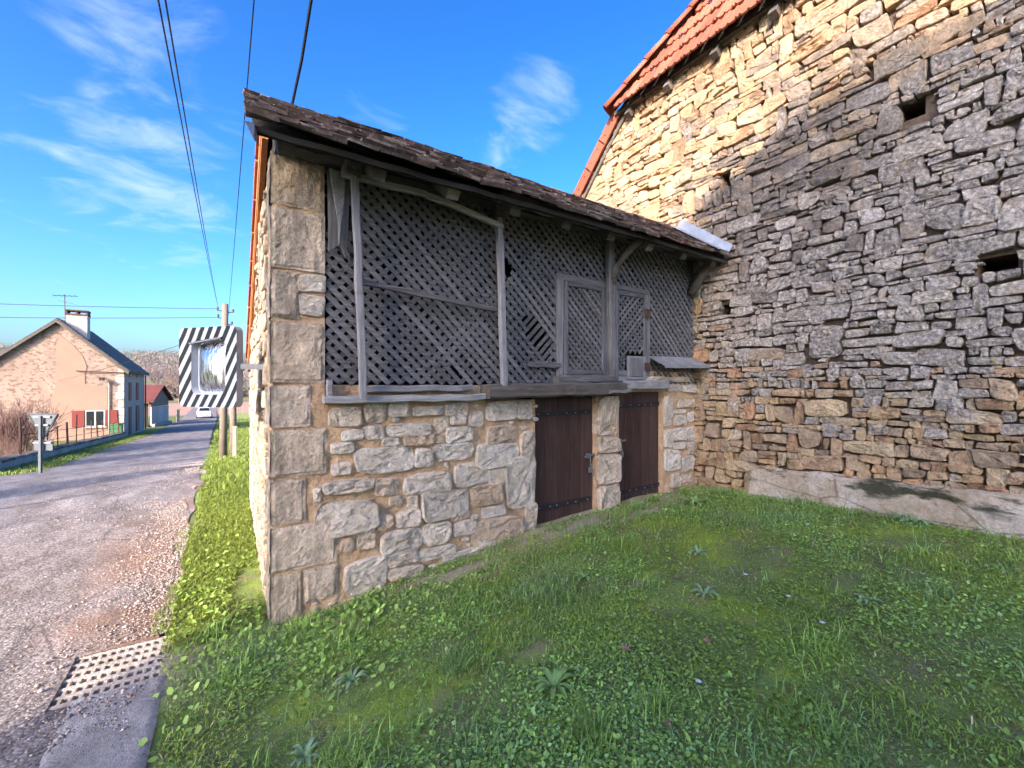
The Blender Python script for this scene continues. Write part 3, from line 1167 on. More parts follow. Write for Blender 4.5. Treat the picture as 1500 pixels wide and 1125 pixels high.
# verge of the main slope: cover tiles down the rake, with nail heads, and the dark board under them
vd = Vector((0, 1, -1)).normalized()
for k in range(7):
    p = Vector((BXW - .06, 1.20, EZ + .06)) + vd * (k * .40)
    o2 = Vector((0, 1, 1)).normalized()
    mb = MB()
    c = p + vd * .2 + o2 * (-.05 + .004 * (k % 2))
    mb.obox(c, vd * .212, o2 * .085, Vector((.016, 0, 0)), rng.random())
    mb.obox(c + o2 * .085 + Vector((.09, 0, 0)), vd * .212, o2 * .012, Vector((.105, 0, 0)), rng.random())
    v_ = mb.build('verge_tile', MAT['orange'], barn, bevel=.004)
    for q in (-.1, .1):
        MB().tube([c + vd * q + Vector((-.016, 0, 0)), c + vd * q + Vector((-.024, 0, 0))], .009, 6).build('nail_head', MAT['iron'], v_)
ms = MB()
p0, o2 = Vector((BXW + .02, 1.2, EZ)), Vector((0, 1, 1)).normalized()
ms.obox(p0 + vd * 1.7 + Vector((4, 0, 0)) - o2 * .07, vd * 1.75, o2 * .03, Vector((4.0, 0, 0)))
ms.build('main_roof_deck', MAT['beam'], barn)
MB().obox(p0 + vd * 1.5 + Vector((-.015, 0, 0)) - o2 * .155, vd * 1.55, o2 * .025, Vector((.05, 0, 0))).build('verge_board', MAT['beam'], barn)
for k in range(9):                          # rafter feet under the half-hip eave
    y = .93 - k * .62
    MB().obox((BXW - .04, y, EZ - .045), up * .12, Vector((0, .04, 0)), nrm_h * .04, rng.random()).build('rafter_foot', MAT['beam'], barn)
MB().box(EX + .06, BXW + .10, .70, 1.17, EZ - .03, EZ + .02).build('eave_board', MAT['beam'], barn)
MB().prism([(EX + .09, 1.12, EZ + .02), (BXW + .1, 1.12, EZ + .02), (BXW + .1, 1.0, EZ + .36)], (0, -.30, 0)).build('hip_blocking', MAT['beam'], barn)
MB().box(EX + .10, BXW + .06, -9.5, .69, EZ - .005, EZ + .012).build('eave_board', MAT['beam'], barn)

# ------------------------------------------------------------------ the shed
shed = thing('stone_shed', 'low stone outbuilding with grey wooden lattice front and two small brown doors', 'shed', (2.2, 1.6, .1))
L = 4.36
ROOFA = math.atan(.72)
EY, EHZ = -.43, 2.965                        # eave edge (top of tiles)
RGY, RGZ = .55, 3.67                         # ridge
BSL = .47                                   # fall of the rear slope
DEPTH = 3.7


def wall_block(mb, x0, x1, z0, z1, th=.38, y=0.0, step=.035):
    nx, nz = max(2, int((x1 - x0) / step)), max(2, int((z1 - z0) / step))

    def fn(u, v):
        x, z = x0 + (x1 - x0) * u, z0 + (z1 - z0) * v
        d = (float(fbm2(x * 7, z * 7, 4)) - .5) * .030 + (float(noise2(x * 30, z * 30, 6)) - .5) * .008
        return (x, y + .004 - d, z)
    mb.grid(fn, nx, nz)
    mb.add([(x0, y, z0), (x1, y, z0), (x1, y, z1), (x0, y, z1), (x0, y + th, z0), (x1, y + th, z0), (x1, y + th, z1), (x0, y + th, z1)],
           [(0, 1, 5, 4), (1, 2, 6, 5), (2, 3, 7, 6), (3, 0, 4, 7), (4, 5, 6, 7)])


fw = MB()
wall_block(fw, .012, 2.045, -.25, 1.44)
wall_block(fw, .012, .315, 1.44, 3.02)
wall_block(fw, .32, 1.52, 1.442, 1.565, .2, .012)
wall_block(fw, 2.79, 3.10, -.1, 1.46)
wall_block(fw, 3.79, L, -.05, 1.50)
wall_block(fw, 3.10, L, 1.50, 1.72)
fw.build('front_wall', MAT['mortar'], shed, smooth=False)
# left wall facing the road
lw = MB()


def left_fn(u, v):
    y = .0 + DEPTH * u
    topz = min(3.05, RGZ - .22 - BSL * max(0, y - RGY))
    z = -.6 + (topz + .6) * v
    d = (float(fbm2(y * 6, z * 6, 14)) - .5) * .035
    return (.010 - d, y + .012, z)


lw.grid(left_fn, 70, 60)
lw.build('side_wall', MAT['mortar'], shed)
bk = MB()
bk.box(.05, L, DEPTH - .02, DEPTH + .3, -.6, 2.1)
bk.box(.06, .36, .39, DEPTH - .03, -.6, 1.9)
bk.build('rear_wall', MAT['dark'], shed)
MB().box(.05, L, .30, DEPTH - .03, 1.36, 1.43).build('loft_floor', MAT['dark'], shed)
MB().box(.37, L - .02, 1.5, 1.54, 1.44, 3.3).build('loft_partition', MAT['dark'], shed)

ln_ = MB()  # dark sheet and gable infill added to keep the loft unlit
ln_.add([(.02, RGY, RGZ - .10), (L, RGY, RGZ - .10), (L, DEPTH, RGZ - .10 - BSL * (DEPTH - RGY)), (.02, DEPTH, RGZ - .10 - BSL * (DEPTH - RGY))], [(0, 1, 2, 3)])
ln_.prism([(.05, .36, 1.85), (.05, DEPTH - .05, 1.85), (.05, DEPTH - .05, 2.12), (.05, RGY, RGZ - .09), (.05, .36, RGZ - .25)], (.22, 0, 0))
ln_.build('dark_loft_sheet', MAT['dark'], shed)
frame_front = (Vector((0, 0, 0)), Vector((1, 0, 0)), Vector((0, 0, 1)), Vector((0, -1, 0)))
# dressed corner blocks (x0, x1, z0, z1), each returning round the corner
QUOINS = [(.0, .318, 2.70, 3.02), (.0, .322, 2.30, 2.69), (.0, .165, 1.985, 2.29), (.0, .322, 1.575, 1.975), (.0, .235, 1.29, 1.565),
          (.0, .330, .975, 1.28), (.0, .205, .675, .965), (.0, .395, .375, .665), (.0, .175, .0, .365), (.185, .40, .14, .365), (.0, .17, -.3, -.01)]
for i, (x0, x1, z0, z1) in enumerate(QUOINS):
    mb = MB()
    ret = .20 + .16 * ((i + 1) % 2) if x0 == 0 else .1
    nx, nz, ny = max(4, int((x1 - x0) / .022)), max(4, int((z1 - z0) / .022)), max(3, int(ret / .03))
    sd = i * 13.7
    pd = rng.uniform(.010, .018)

    def edge_soft(u, v):
        e = min(u, 1 - u) * (x1 - x0), min(v, 1 - v) * (z1 - z0)
        m_ = min(e) - .014 * max(0, float(fbm2((x0 + u * (x1 - x0)) * 22 + sd, (z0 + v * (z1 - z0)) * 22, 61, 2)) - .42) * 2
        return -max(0, .011 - m_) * 1.0

    def ff(u, v):
        x, z = x0 + .004 + (x1 - x0 - .010) * u, z0 + .004 + (z1 - z0 - .010) * v
        wob = (float(noise2(z * 9 + sd, i, 3)) - .5) * .012 * u
        d = pd + (float(fbm2(x * 9 + sd, z * 9, 31, 4)) - .5) * .026 + edge_soft(u, v) + (float(noise2(x * 55, z * 55 + sd, 2)) - .5) * .006
        return (x + wob - (.004 if x0 == 0 and u == 0 else 0), -d, z)

    def fl(u, v):
        y, z = ret - (ret + pd - .006) * u, z0 + .004 + (z1 - z0 - .010) * v
        d = .004 + (float(fbm2(y * 9 + sd, z * 9, 32, 4)) - .5) * .02
        return (x0 - d + (0 if u < 1 else .0), y, z)
    mb.grid(ff, nx, nz)
    if x0 == 0:
        mb.grid(fl, ny, nz)
    bx = [(x0 + .004, -.006, z0 + .004), (x1 - .006, -.006, z0 + .004), (x1 - .006, -.006, z1 - .006), (x0 + .004, -.006, z1 - .006)]
    mb.prism(bx, (0, .05, 0))
    for k in range(len(mb.a)):
        mb.a[k] = (i * .37) % 1
    mb.build('quoin', MAT['quoin'], shed, smooth=False)

# rubble in the front wall, stone by stone
RUB = [(258, 410, 355, 470), (362, 393, 432, 455), (437, 395, 500, 437), (508, 403, 600, 435), (605, 395, 675, 440), (676, 425, 725, 470), (727, 393, 825, 450),
       (828, 388, 875, 452), (573, 437, 622, 478), (625, 435, 668, 465), (428, 455, 565, 495), (360, 462, 425, 510), (290, 475, 358, 510), (480, 487, 570, 527),
       (570, 482, 610, 520), (610, 472, 690, 515), (735, 465, 820, 520), (833, 485, 882, 560), (258, 515, 330, 550), (330, 533, 512, 612), (515, 535, 572, 590),
       (575, 515, 692, 575), (703, 518, 825, 590), (415, 500, 470, 530), (265, 575, 322, 622), (235, 628, 388, 672), (392, 625, 465, 680), (488, 607, 627, 672),
       (635, 580, 740, 652), (745, 590, 795, 655), (797, 560, 884, 705), (205, 655, 230, 700), (435, 680, 480, 712), (495, 680, 525, 718), (533, 657, 675, 750),
       (685, 648, 780, 710), (625, 725, 680, 755), (720, 710, 790, 742), (215, 688, 405, 800), (400, 735, 455, 780), (455, 718, 530, 770), (325, 760, 395, 790),
       (340, 790, 398, 838), (415, 780, 540, 850), (540, 760, 625, 830), (630, 757, 700, 800), (690, 742, 845, 830), (290, 812, 330, 850), (290, 870, 425, 975),
       (430, 850, 520, 890), (520, 835, 640, 872), (430, 895, 540, 930), (600, 845, 720, 872), (850, 705, 885, 795), (700, 800, 760, 840),
       (160, 5, 242, 60), (165, 65, 240, 128), (205, 560, 245, 585), (560, 880, 640, 905), (305, 985, 400, 1010)]
# the table above was measured on an enlarged view; this turns a row into metres on the wall (s, h, w, ht)


def wall_metres(q, sc=2.084, ox=360., oy=400.):
    def px(u, v):
        a, b = (u - 750) / 630, (567 - v) / 630
        t = 3.08 / (.8387 - a * .5446)
        return (-.198 + t * (.5446 + a * .8387), 1.55 + t * b)
    x0, y0, x1, y1 = q[0] / sc + ox, q[1] / sc + oy, q[2] / sc + ox, q[3] / sc + oy
    ym, xm = (y0 + y1) / 2, (x0 + x1) / 2
    s0, s1 = px(x0, ym)[0], px(x1, ym)[0]
    h0, h1 = px(xm, y1)[1], px(xm, y0)[1]
    return ((s0 + s1) / 2, (h0 + h1) / 2, s1 - s0, h1 - h0)


rub = [wall_metres(q) for q in RUB]
rub += [wall_metres(q, 3.75, 740., 520.) for q in
        ((868, 232, 910, 385), (868, 415, 915, 510), (872, 520, 960, 635), (925, 325, 990, 390), (945, 240, 1030, 290), (1000, 310, 1034, 370), (912, 402, 995, 470),
         (920, 478, 995, 515), (1002, 400, 1040, 470), (905, 655, 955, 735), (965, 560, 1030, 640), (962, 650, 1015, 700), (740, 118, 890, 148), (900, 118, 1000, 150),
         (880, 160, 960, 200), (970, 160, 1050, 205), (920, 300, 985, 320), (1000, 480, 1036, 545))]
for i, (s, h, w, ht) in enumerate(rub):
    big = w * ht > .02
    stone(MB(), s, h, w * 1.02, ht * 1.02, frame_front, rng.uniform(.010, .024) if not big else rng.uniform(.018, .030), rng.random(), n=20, skew=.10,
          sq=rng.uniform(3.2, 6.0), rough=.85).build('stone', MAT['stone'], shed, smooth=False)
# small filler stones half sunk in the mortar
fil = MB()
for k in range(420):
    s, h = rng.uniform(.22, 4.3), rng.uniform(.02, 1.40)
    if h < gh(s, 0) or 2.05 < s < 3.80 or any(abs(s - q[0]) < q[2] * .52 + .015 and abs(h - q[1]) < q[3] * .52 + .012 for q in rub):
        continue
    if any(x0 - .02 < s < x1 + .03 and z0 < h < z1 for (x0, x1, z0, z1) in QUOINS):
        continue
    stone(fil, s, h, rng.uniform(.03, .09), rng.uniform(.018, .045), frame_front, rng.uniform(.010, .02), rng.random(), n=10, sq=2.6)
fil.build('filler_stones', MAT['stone'], shed, smooth=True, kind='stuff')
# the pier between the doors
for (z0, z1, x0, x1) in ((1.07, 1.455, 2.79, 3.07), (.90, 1.06, 2.80, 3.09), (.585, .895, 2.80, 3.095), (.27, .58, 2.79, 3.10)):
    stone(MB(), (x0 + x1) / 2, (z0 + z1) / 2, x1 - x0, z1 - z0, frame_front, .03, rng.random(), n=22, skew=.05, sq=7).build('pier_block', MAT['quoin'], shed, smooth=False)
# left wall rubble, seen at a graze
frame_left = (Vector((0, 0, 0)), Vector((0, 1, 0)), Vector((0, 0, 1)), Vector((-1, 0, 0)))
for (s, h, w, ht) in courses(.40, DEPTH, .02, 3.3, [], (.10, .24), 1.7, lambda s, h, w, ht: h + ht / 2 < min(3.0, RGZ - .3 - BSL * max(0, s - RGY)), gap=.03, seed=8):
    stone(MB(), s, h, w, ht, frame_left, rng.uniform(.004, .010), rng.random(), n=12).build('stone', MAT['quoin'], shed, smooth=False)

# ---- timber: sill beams, plate, posts
wd = MAT['wood']


def beam(name, p0, p1, hw, hh, mat, parent=shed, seg=8, wob=.006, a=None):
    """a hand-hewn timber from p0 to p1, slightly wandering"""
    p0, p1 = Vector(p0), Vector(p1)
    d = (p1 - p0)
    t = d.normalized()
    u = t.cross(Vector((0, 0, 1)) if abs(t.z) < .9 else Vector((0, 1, 0))).normalized()
    w = u.cross(t)
    vs_, fs = [], []
    for i in range(seg + 1):
        c = p0 + d * (i / seg) + u * rng.uniform(-wob, wob) + w * rng.uniform(-wob, wob)
        e = 1 - (.06 if i in (0, seg) else 0)
        for (x, y) in ((-1, -.72), (-.72, -1), (.72, -1), (1, -.72), (1, .72), (.72, 1), (-.72, 1), (-1, .72)):
            vs_.append(c + u * hw * x * e * (1 + rng.uniform(-.05, .05)) + w * hh * y * e * (1 + rng.uniform(-.05, .05)))
    for i in range(seg):
        for k in range(8):
            k2 = (k + 1) % 8
            fs.append((i * 8 + k, i * 8 + k2, (i + 1) * 8 + k2, (i + 1) * 8 + k))
    fs.append(tuple(range(8))[::-1])
    fs.append(tuple(range(seg * 8, seg * 8 + 8)))
    return MB().add(vs_, fs, rng.random() if a is None else a).build(name, mat, parent)


beam('sill_plank', (.30, -.045, 1.462), (1.495, -.045, 1.470), .05, .026, MAT['pale_wood'], a=.5)
beam('sill_plank', (.56, -.02, 1.535), (1.40, -.02, 1.545), .04, .024, MAT['wood'])
beam('sill_beam', (1.50, -.07, 1.512), (3.06, -.07, 1.535), .085, .062, MAT['beam'], seg=16, a=.5)
beam('sill_beam', (2.25, -.03, 1.622), (3.0, -.03, 1.625), .06, .035, MAT['wood'], seg=8, a=.45)
beam('lintel', (3.09, -.02, 1.565), (3.80, -.02, 1.575), .06, .05, MAT['pale_wood'], seg=10, a=.0)
beam('ledge_board', (2.80, -.16, 1.500), (3.07, -.16, 1.512), .035, .014, MAT['beam'], seg=3)
beam('stub_post', (.345, -.02, 1.49), (.345, -.02, 1.60), .018, .028, MAT['pale_wood'], seg=3)
# wall plate and purlins under the roof
beam('wall_plate', (.02, -.02, 3.085), (.62, -.04, 3.10), .085, .075, MAT['beam'], seg=8)
beam('wall_plate', (.60, .03, 3.11), (4.34, .03, 3.105), .09, .080, MAT['beam'], seg=18, wob=.012)
beam('eave_purlin', (1.55, -.22, 3.045), (3.30, -.24, 3.035), .05, .045, MAT['beam'], seg=12, wob=.008)
beam('eave_purlin', (3.25, -.26, 3.02), (4.32, -.26, 3.02), .05, .05, MAT['beam'], seg=8, wob=.008)
# slender poles in front of the lattice
beam('post', (.475, -.13, 3.02), (.535, -.13, 1.475), .024, .020, MAT['wood_v'], seg=8, wob=.004, a=.75)
beam('post', (1.60, -.115, 3.02), (1.645, -.125, 1.50), .026, .024, MAT['wood_v'], seg=8, wob=.004, a=.75)
beam('post', (2.905, -.055, 2.98), (2.97, -.055, 1.575), .045, .035, MAT['wood_v'], seg=10, wob=.004, a=.25)
beam('post_head', (.46, -.10, 2.94), (.48, -.10, 3.10), .06, .05, MAT['beam'], seg=3)
beam('post_head', (1.615, -.08, 2.87), (1.60, -.12, 3.06), .05, .045, MAT['beam'], seg=3)
for (a, b) in (((.40, -.12, 2.945), (.98, -.13, 2.945)), ((.98, -.13, 2.945), (1.63, -.13, 2.845))):
    beam('top_rail', a, b, .018, .022, MAT['pale_wood'], seg=7, wob=.005, a=.35)
beam('mid_rail', (.52, -.07, 2.265), (1.64, -.07, 2.175), .012, .019, MAT['wood'], seg=8, wob=.003, a=.4)
beam('patch_board', (1.95, -.02, 1.745), (2.31, -.02, 1.745), .012, .022, MAT['wood'], seg=4, a=.3)


def curved(name, pts, r0, mat):
    return MB().tube(pts, r0, 7, rng.random(), jr=.12).build(name, mat, shed, smooth=True)


curved('brace', [(2.93, -.07, 2.56), (2.945, -.10, 2.70), (2.99, -.16, 2.83), (3.06, -.24, 2.93), (3.14, -.30, 3.0)], [.036, .038, .04, .04, .036], MAT['beam'])
curved('brace', [(4.26, -.03, 2.62), (4.27, -.10, 2.74), (4.28, -.18, 2.86), (4.29, -.25, 2.98)], [.05, .052, .052, .05], MAT['beam'])
# splintered boards left hanging beside the corner
MB().prism([(.335, -.06, 2.99), (.435, -.06, 2.98), (.425, -.06, 2.80), (.405, -.06, 2.64), (.395, -.06, 2.50), (.388, -.06, 2.66), (.36, -.06, 2.82)], (0, .016, 0), .9).build('broken_board', MAT['wood_v'], shed)
MB().prism([(.328, -.035, 2.98), (.47, -.035, 2.98), (.455, -.035, 2.52), (.44, -.035, 2.42), (.40, -.035, 2.50), (.335, -.035, 2.45)], (0, .014, 0), .2).build('board', MAT['wood_v'], shed)

# ---- the lattice
PITCH = .084
H1 = (2.335, 2.885, 1.665, 2.535)            # left hatch x0,x1,z0,z1
H2 = (2.995, 3.495, 1.665, 2.535)            # right hatch
LX0, LX1, LZ0, LZ1 = .325, 4.345, 1.575, 3.05
BROKEN = [(2.06, 2.02, .105, 1), (1.97, 2.12, .06, 1), (1.755, 2.565, .062, 0), (1.755, 2.565, .05, 1), (1.72, 2.47, .05, 1), (2.16, 1.90, .09, 1), (1.27, 1.66, .045, 0), (3.98, 1.78, .06, 0), (.40, 2.70, .13, 0), (.40, 2.72, .12, 1)]


def slat_segments(c, sgn, rect, avoid, which):
    """pieces of the line z = sgn*x + c inside rect, cut where a hatch or a break is"""
    x0, x1, z0, z1 = rect
    a, b = ((z0 - c) / sgn, (z1 - c) / sgn)
    lo, hi = max(x0, min(a, b)), min(x1, max(a, b))
    if hi - lo < .03:
        return []
    segs = [(lo, hi)]

    def cut(segs, p, q):
        out = []
        for (l, h) in segs:
            if q <= l or p >= h:
                out.append((l, h))
            else:
                if p > l:
                    out.append((l, p))
                if q < h:
                    out.append((q, h))
        return out
    for (ax0, ax1, az0, az1) in avoid:
        a, b = (az0 - c) / sgn, (az1 - c) / sgn
        p, q = max(ax0, min(a, b)), min(ax1, max(a, b))
        if q > p:
            segs = cut(segs, p, q)
    for (bx, bz, br, w) in BROKEN:
        if w != which:
            continue
        m = (bx + sgn * (bz - c)) / 2
        d2 = (m - bx) ** 2 + (sgn * m + c - bz) ** 2
        if d2 < br * br:
            e = math.sqrt((br * br - d2) / 2) * rng.uniform(.8, 1.3)
            segs = cut(segs, m - e, m + e * rng.uniform(.7, 1.2))
    return [s for s in segs if s[1] - s[0] > .03]


def add_slat(parent, l, h, c, sgn, y, wdt, mat):
    j = rng.uniform(-.006, .006)
    p0 = Vector((l, y + rng.uniform(-.002, .002), sgn * l + c + j))
    p1 = Vector((h, y + rng.uniform(-.002, .002), sgn * h + c + j + rng.uniform(-.007, .007)))
    d = p1 - p0
    t = d.normalized()
    n = Vector((-t.z, 0, t.x))
    hw = wdt / 2 * rng.uniform(.9, 1.08)
    mb = MB()
    k = 4 if d.length > .5 else 2
    vs_, fs = [], []
    for i in range(k + 1):
        q = p0 + d * (i / k) + n * rng.uniform(-.0025, .0025)
        e = rng.uniform(-.01, .01) if i in (0, k) else 0
        for (s_, dy) in ((-1, -.003), (1, -.003), (1, .003), (-1, .003)):
            vs_.append(q + n * hw * s_ + Vector((0, dy, 0)) + t * e * s_)
    for i in range(k):
        for m in range(4):
            m2 = (m + 1) % 4
            fs.append((i * 4 + m, i * 4 + m2, (i + 1) * 4 + m2, (i + 1) * 4 + m))
    fs += [(3, 2, 1, 0), (k * 4, k * 4 + 1, k * 4 + 2, k * 4 + 3)]
    mb.add(vs_, fs, rng.uniform(.2, .65))
    return mb.build('slat', mat, parent)


AV = [(H1[0] - .05, H1[1] + .06, H1[2] - .06, H1[3] + .05), (H2[0] - .06, H2[1] + .05, H2[2] - .06, H2[3] + .05)]
c = LZ0 - LX1
while c < LZ1 - LX0:
    for (l, h) in slat_segments(c, 1, (LX0, LX1, LZ0, LZ1), AV, 0):
        add_slat(shed, l, h, c, 1, .0105, .033, MAT['slat_b'])
    c += PITCH * rng.uniform(.96, 1.04)
c = LZ0 + LX0
while c < LZ1 + LX1:
    for (l, h) in slat_segments(c, -1, (LX0, LX1, LZ0, LZ1), AV, 1):
        add_slat(shed, l, h, c, -1, .003, .034, MAT['slat_a'])
    c += PITCH * rng.uniform(.96, 1.04)


def hatch(H, y, front, name, panel):
    x0, x1, z0, z1 = H
    # the fixed frame round the opening
    root = MB().box(x0 - .055, x1 + .055, y - .006, y + .014, z1 + .004, z1 + .055, .6, .003).build(name, MAT['wood'], shed)
    for (a, b, z_a, z_b, nm) in ((x0 - .05, x0 + .012, z0 - .05, z1 + .002, 'jamb'), (x1 - .010, x1 + .05, z0 - .05, z1 + .002, 'jamb'), (x0 + .014, x1 - .012, z0 - .055, z0 + .0, 'bottom_rail')):
        MB().box(a, b, y - .012, y + .018, z_a, z_b, rng.uniform(.3, .9), .003).build(nm, MAT['wood_v'], root)
    for (a, b, z_a, z_b) in ((x0 + .016, x0 + .055, z0 + .004, z1 - .006), (x1 - .055, x1 - .016, z0 + .004, z1 - .006), (x0 + .058, x1 - .058, z0 + .004, z0 + .05), (x0 + .058, x1 - .058, z1 - .05, z1 - .006)):
        MB().box(a, b, y - .026, y - .006, z_a, z_b, rng.uniform(.2, .8), .002).build('leaf_frame', MAT['wood_v' if b - a < .05 else 'wood'], root)
    rect = (x0 + .04, x1 - .04, z0 + .03, z1 - .03)
    av = [(x0 + .17, x1, z0, z0 + .24)] if panel else []
    for (sgn, yy, ss, mm) in ((front, y - .010, .026 if panel else .030, 'slat_a'), (-front, y - .002, .029, 'slat_b')):
        c = z0 - sgn * (x0 if sgn > 0 else x0) - (x1 - x0) if sgn > 0 else z0 + x0
        end = c + (x1 - x0) + (z1 - z0) + .02
        while c < end:
            for (l, h) in slat_segments(c, sgn, rect, av, 9):
                add_slat(root, l, h, c, sgn, yy, ss, MAT['slat_a'] if sgn < 0 else MAT['slat_b'])
            c += PITCH * .86
    return root


hatch(H1, -.012, -1, 'lattice_hatch', False)
h2 = hatch(H2, -.012, 1, 'lattice_hatch', True)
MB().box(3.18, 3.455, -.045, -.030, 1.63, 1.87, .7, .002).build('solid_panel', MAT['wood_v'], h2)
MB().box(3.215, 3.40, -.055, -.0455, 1.66, 1.85, .5, .002).build('panel_board', MAT['wood_v'], h2)
for z in (2.33, 1.765):
    MB().box(3.425, 3.51, -.062, -.056, z - .04, z + .04, .5, .003).build('hinge', MAT['rust'], h2)

# ---- chicken wire nailed above the lattice
cw = MB()


def hexnet(x0, x1, z0, z1, cell, y, sag, rad, drop=.0):
    dx, dz = cell * 1.5, cell * .866 * 2
    i = 0
    x = x0
    while x < x1:
        z = z0 + (dz / 2 if i % 2 else 0)
        while z < z1:
            p = []
            for an in (0, 60, 120, 180):
                px, pz = x + cell * math.cos(R(an)), z + cell * math.sin(R(an))
                jx = (float(noise2(px * 14, pz * 14, 41)) - .5) * cell * .7
                jz = (float(noise2(px * 14, pz * 14, 42)) - .5) * cell * .7
                jy = (float(noise2(px * 5, pz * 5, 43)) - .5) * .10
                p.append((px + jx, y + jy, pz + jz - sag * max(0, math.sin((px - x0) / (x1 - x0) * math.pi))))
            if all(q[2] < 2.95 - max(0, (q[0] - .95)) * .15 for q in p):
                cw.tube(p, rad, 3, rng.random(), cap=False)
            z += dz
        x += dx
        i += 1


hexnet(.52, 1.12, 2.62, 3.0, .028, -.09, .02, .0011)
hexnet(1.02, 1.62, 2.66, 2.97, .018, -.085, .05, .0010)
hexnet(.36, .53, 2.42, 2.95, .020, -.075, .0, .0009)
for k in range(46):                          # loose strands and straw
    x, z = rng.choice([(rng.uniform(.34, .75), rng.uniform(2.15, 2.9)), (rng.uniform(.34, 1.6), rng.uniform(2.4, 2.9)), (rng.uniform(.36, .6), rng.uniform(1.6, 2.6))])
    p = [Vector((x, -.07, z))]
    d = Vector((rng.uniform(-1, 1), rng.uniform(-.2, .2), rng.uniform(-1.3, .5))).normalized()
    for q in range(3):
        p.append(p[-1] + d * rng.uniform(.02, .06))
        d = (d + Vector((rng.uniform(-.6, .6), rng.uniform(-.2, .2), rng.uniform(-.8, .3)))).normalized()
    cw.tube(p, .0012, 3, .9, cap=False)
cw.build('chicken_wire', MAT['wire'], shed, kind='stuff')

# ---- doors


def door(x0, x1, z0a, z0b, z1, hinge_left):
    y = .055
    n = 5
    fr = MB().box(x0, x1, y + .024, y + .05, min(z0a, z0b), z1, .3).build('door', MAT['door'], shed)
    for i in range(n):
        a, b = x0 + (x1 - x0) * i / n + .0015, x0 + (x1 - x0) * (i + 1) / n - .0015
        za = z0a + (z0b - z0a) * i / n
        zb = z0a + (z0b - z0a) * (i + 1) / n
        dy = rng.uniform(-.002, .002)
        mb = MB()
        mb.prism([(a, y + dy, za), (b, y + dy, zb), (b, y + dy, z1), (a, y + dy, z1)], (0, .022, 0), rng.random())
        mb.a = [.35 + .3 * mb.a[0]] * len(mb.a)
        mb.build('plank', MAT['door'], fr, bevel=.003)
    for zz in (z1 - .17, (z0a + z0b) / 2 + .16):
        t0, t1 = ((x0 - .0, x1 - .03) if hinge_left else (x0 + .03, x1 + .05))
        tilt = .02
        st = MB()
        st.prism([(t0, y - .010, zz - tilt * .3), (t1, y - .010, zz + tilt * .3), (t1, y - .010, zz + .042 + tilt * .3), (t0, y - .010, zz + .042 - tilt * .3)], (0, .006, 0), .5)
        so = st.build('strap_hinge', MAT['iron'], fr)
        for k in range(6):
            x = t0 + (t1 - t0) * (k + .5 + rng.uniform(-.2, .2)) / 6
            MB().tube([(x, y - .010, zz + .02), (x, y - .017, zz + .02)], [.007, .004], 7).build('stud', MAT['galv'], so)
    # bolt with padlock
    bx = x1 - .09 if hinge_left else x0 + .02
    zl = (z0a + z1) / 2 + .02 if hinge_left else (z0b + z1) / 2 + .09
    bo = MB()
    bo.tube([(bx - .035, y - .03, zl - .003), (bx + .10, y - .03, zl + .012)], .010, 8)
    bo.box(bx, bx + .055, y - .022, y - .0, zl - .02, zl + .025)
    bo = bo.build('bolt', MAT['galv'], fr)
    MB().tube([(bx + .03, y - .035, zl - .01), (bx + .03, y - .04, zl - .09)], .005, 6).build('hasp', MAT['galv'], bo)
    pl = MB()
    pl.box(bx + .008, bx + .05, y - .05, y - .03, zl - .155, zl - .105)
    pl.tube([(bx + .017, y - .04, zl - .105), (bx + .017, y - .04, zl - .08), (bx + .041, y - .04, zl - .08), (bx + .041, y - .04, zl - .105)], .004, 6)
    pl.build('padlock', MAT['galv'], bo)
    return fr


door(2.05, 2.785, .255, .29, 1.455, True)
door(3.105, 3.785, .275, .285, 1.51, False)
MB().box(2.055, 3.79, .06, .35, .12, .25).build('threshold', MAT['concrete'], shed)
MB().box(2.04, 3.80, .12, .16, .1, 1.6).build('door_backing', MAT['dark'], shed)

# ---- sheet metal weathering over the low wall, flashing against the barn
z_ = MB()
z_.prism([(3.53, -.005, 1.885), (4.345, -.005, 1.895), (4.36, -.20, 1.79), (3.57, -.20, 1.775)], (0, 0, -.006), .5)
z_.prism([(3.57, -.2005, 1.781), (4.36, -.2005, 1.796), (4.36, -.2005, 1.765), (3.57, -.2005, 1.75)], (0, .004, 0), .3)
z_.build('metal_ledge', MAT['zinc'], shed)
fl = MB()
ru = Vector((0, 1, .72)).normalized()
rn = Vector((0, -.72, 1)).normalized()
e0 = Vector((4.10, EY - .03, EHZ + .05))
W_ = Vector((.215, 0, 0))
fl.add([e0, e0 + W_, e0 + W_ + ru * .80, e0 + ru * .74], [(0, 1, 2, 3)], .5)
fl.add([e0 + W_ - Vector((.012, 0, 0)), e0 + W_ + rn * .075 - Vector((.012, 0, 0)), e0 + W_ + ru * .80 + rn * .10 - Vector((.012, 0, 0)), e0 + W_ + ru * .80 - Vector((.012, 0, 0))], [(0, 1, 2, 3)], .9)
fo = fl.build('flashing', MAT['zinc'], shed)
md = fo.modifiers.new('thick', 'SOLIDIFY')
md.thickness = .004

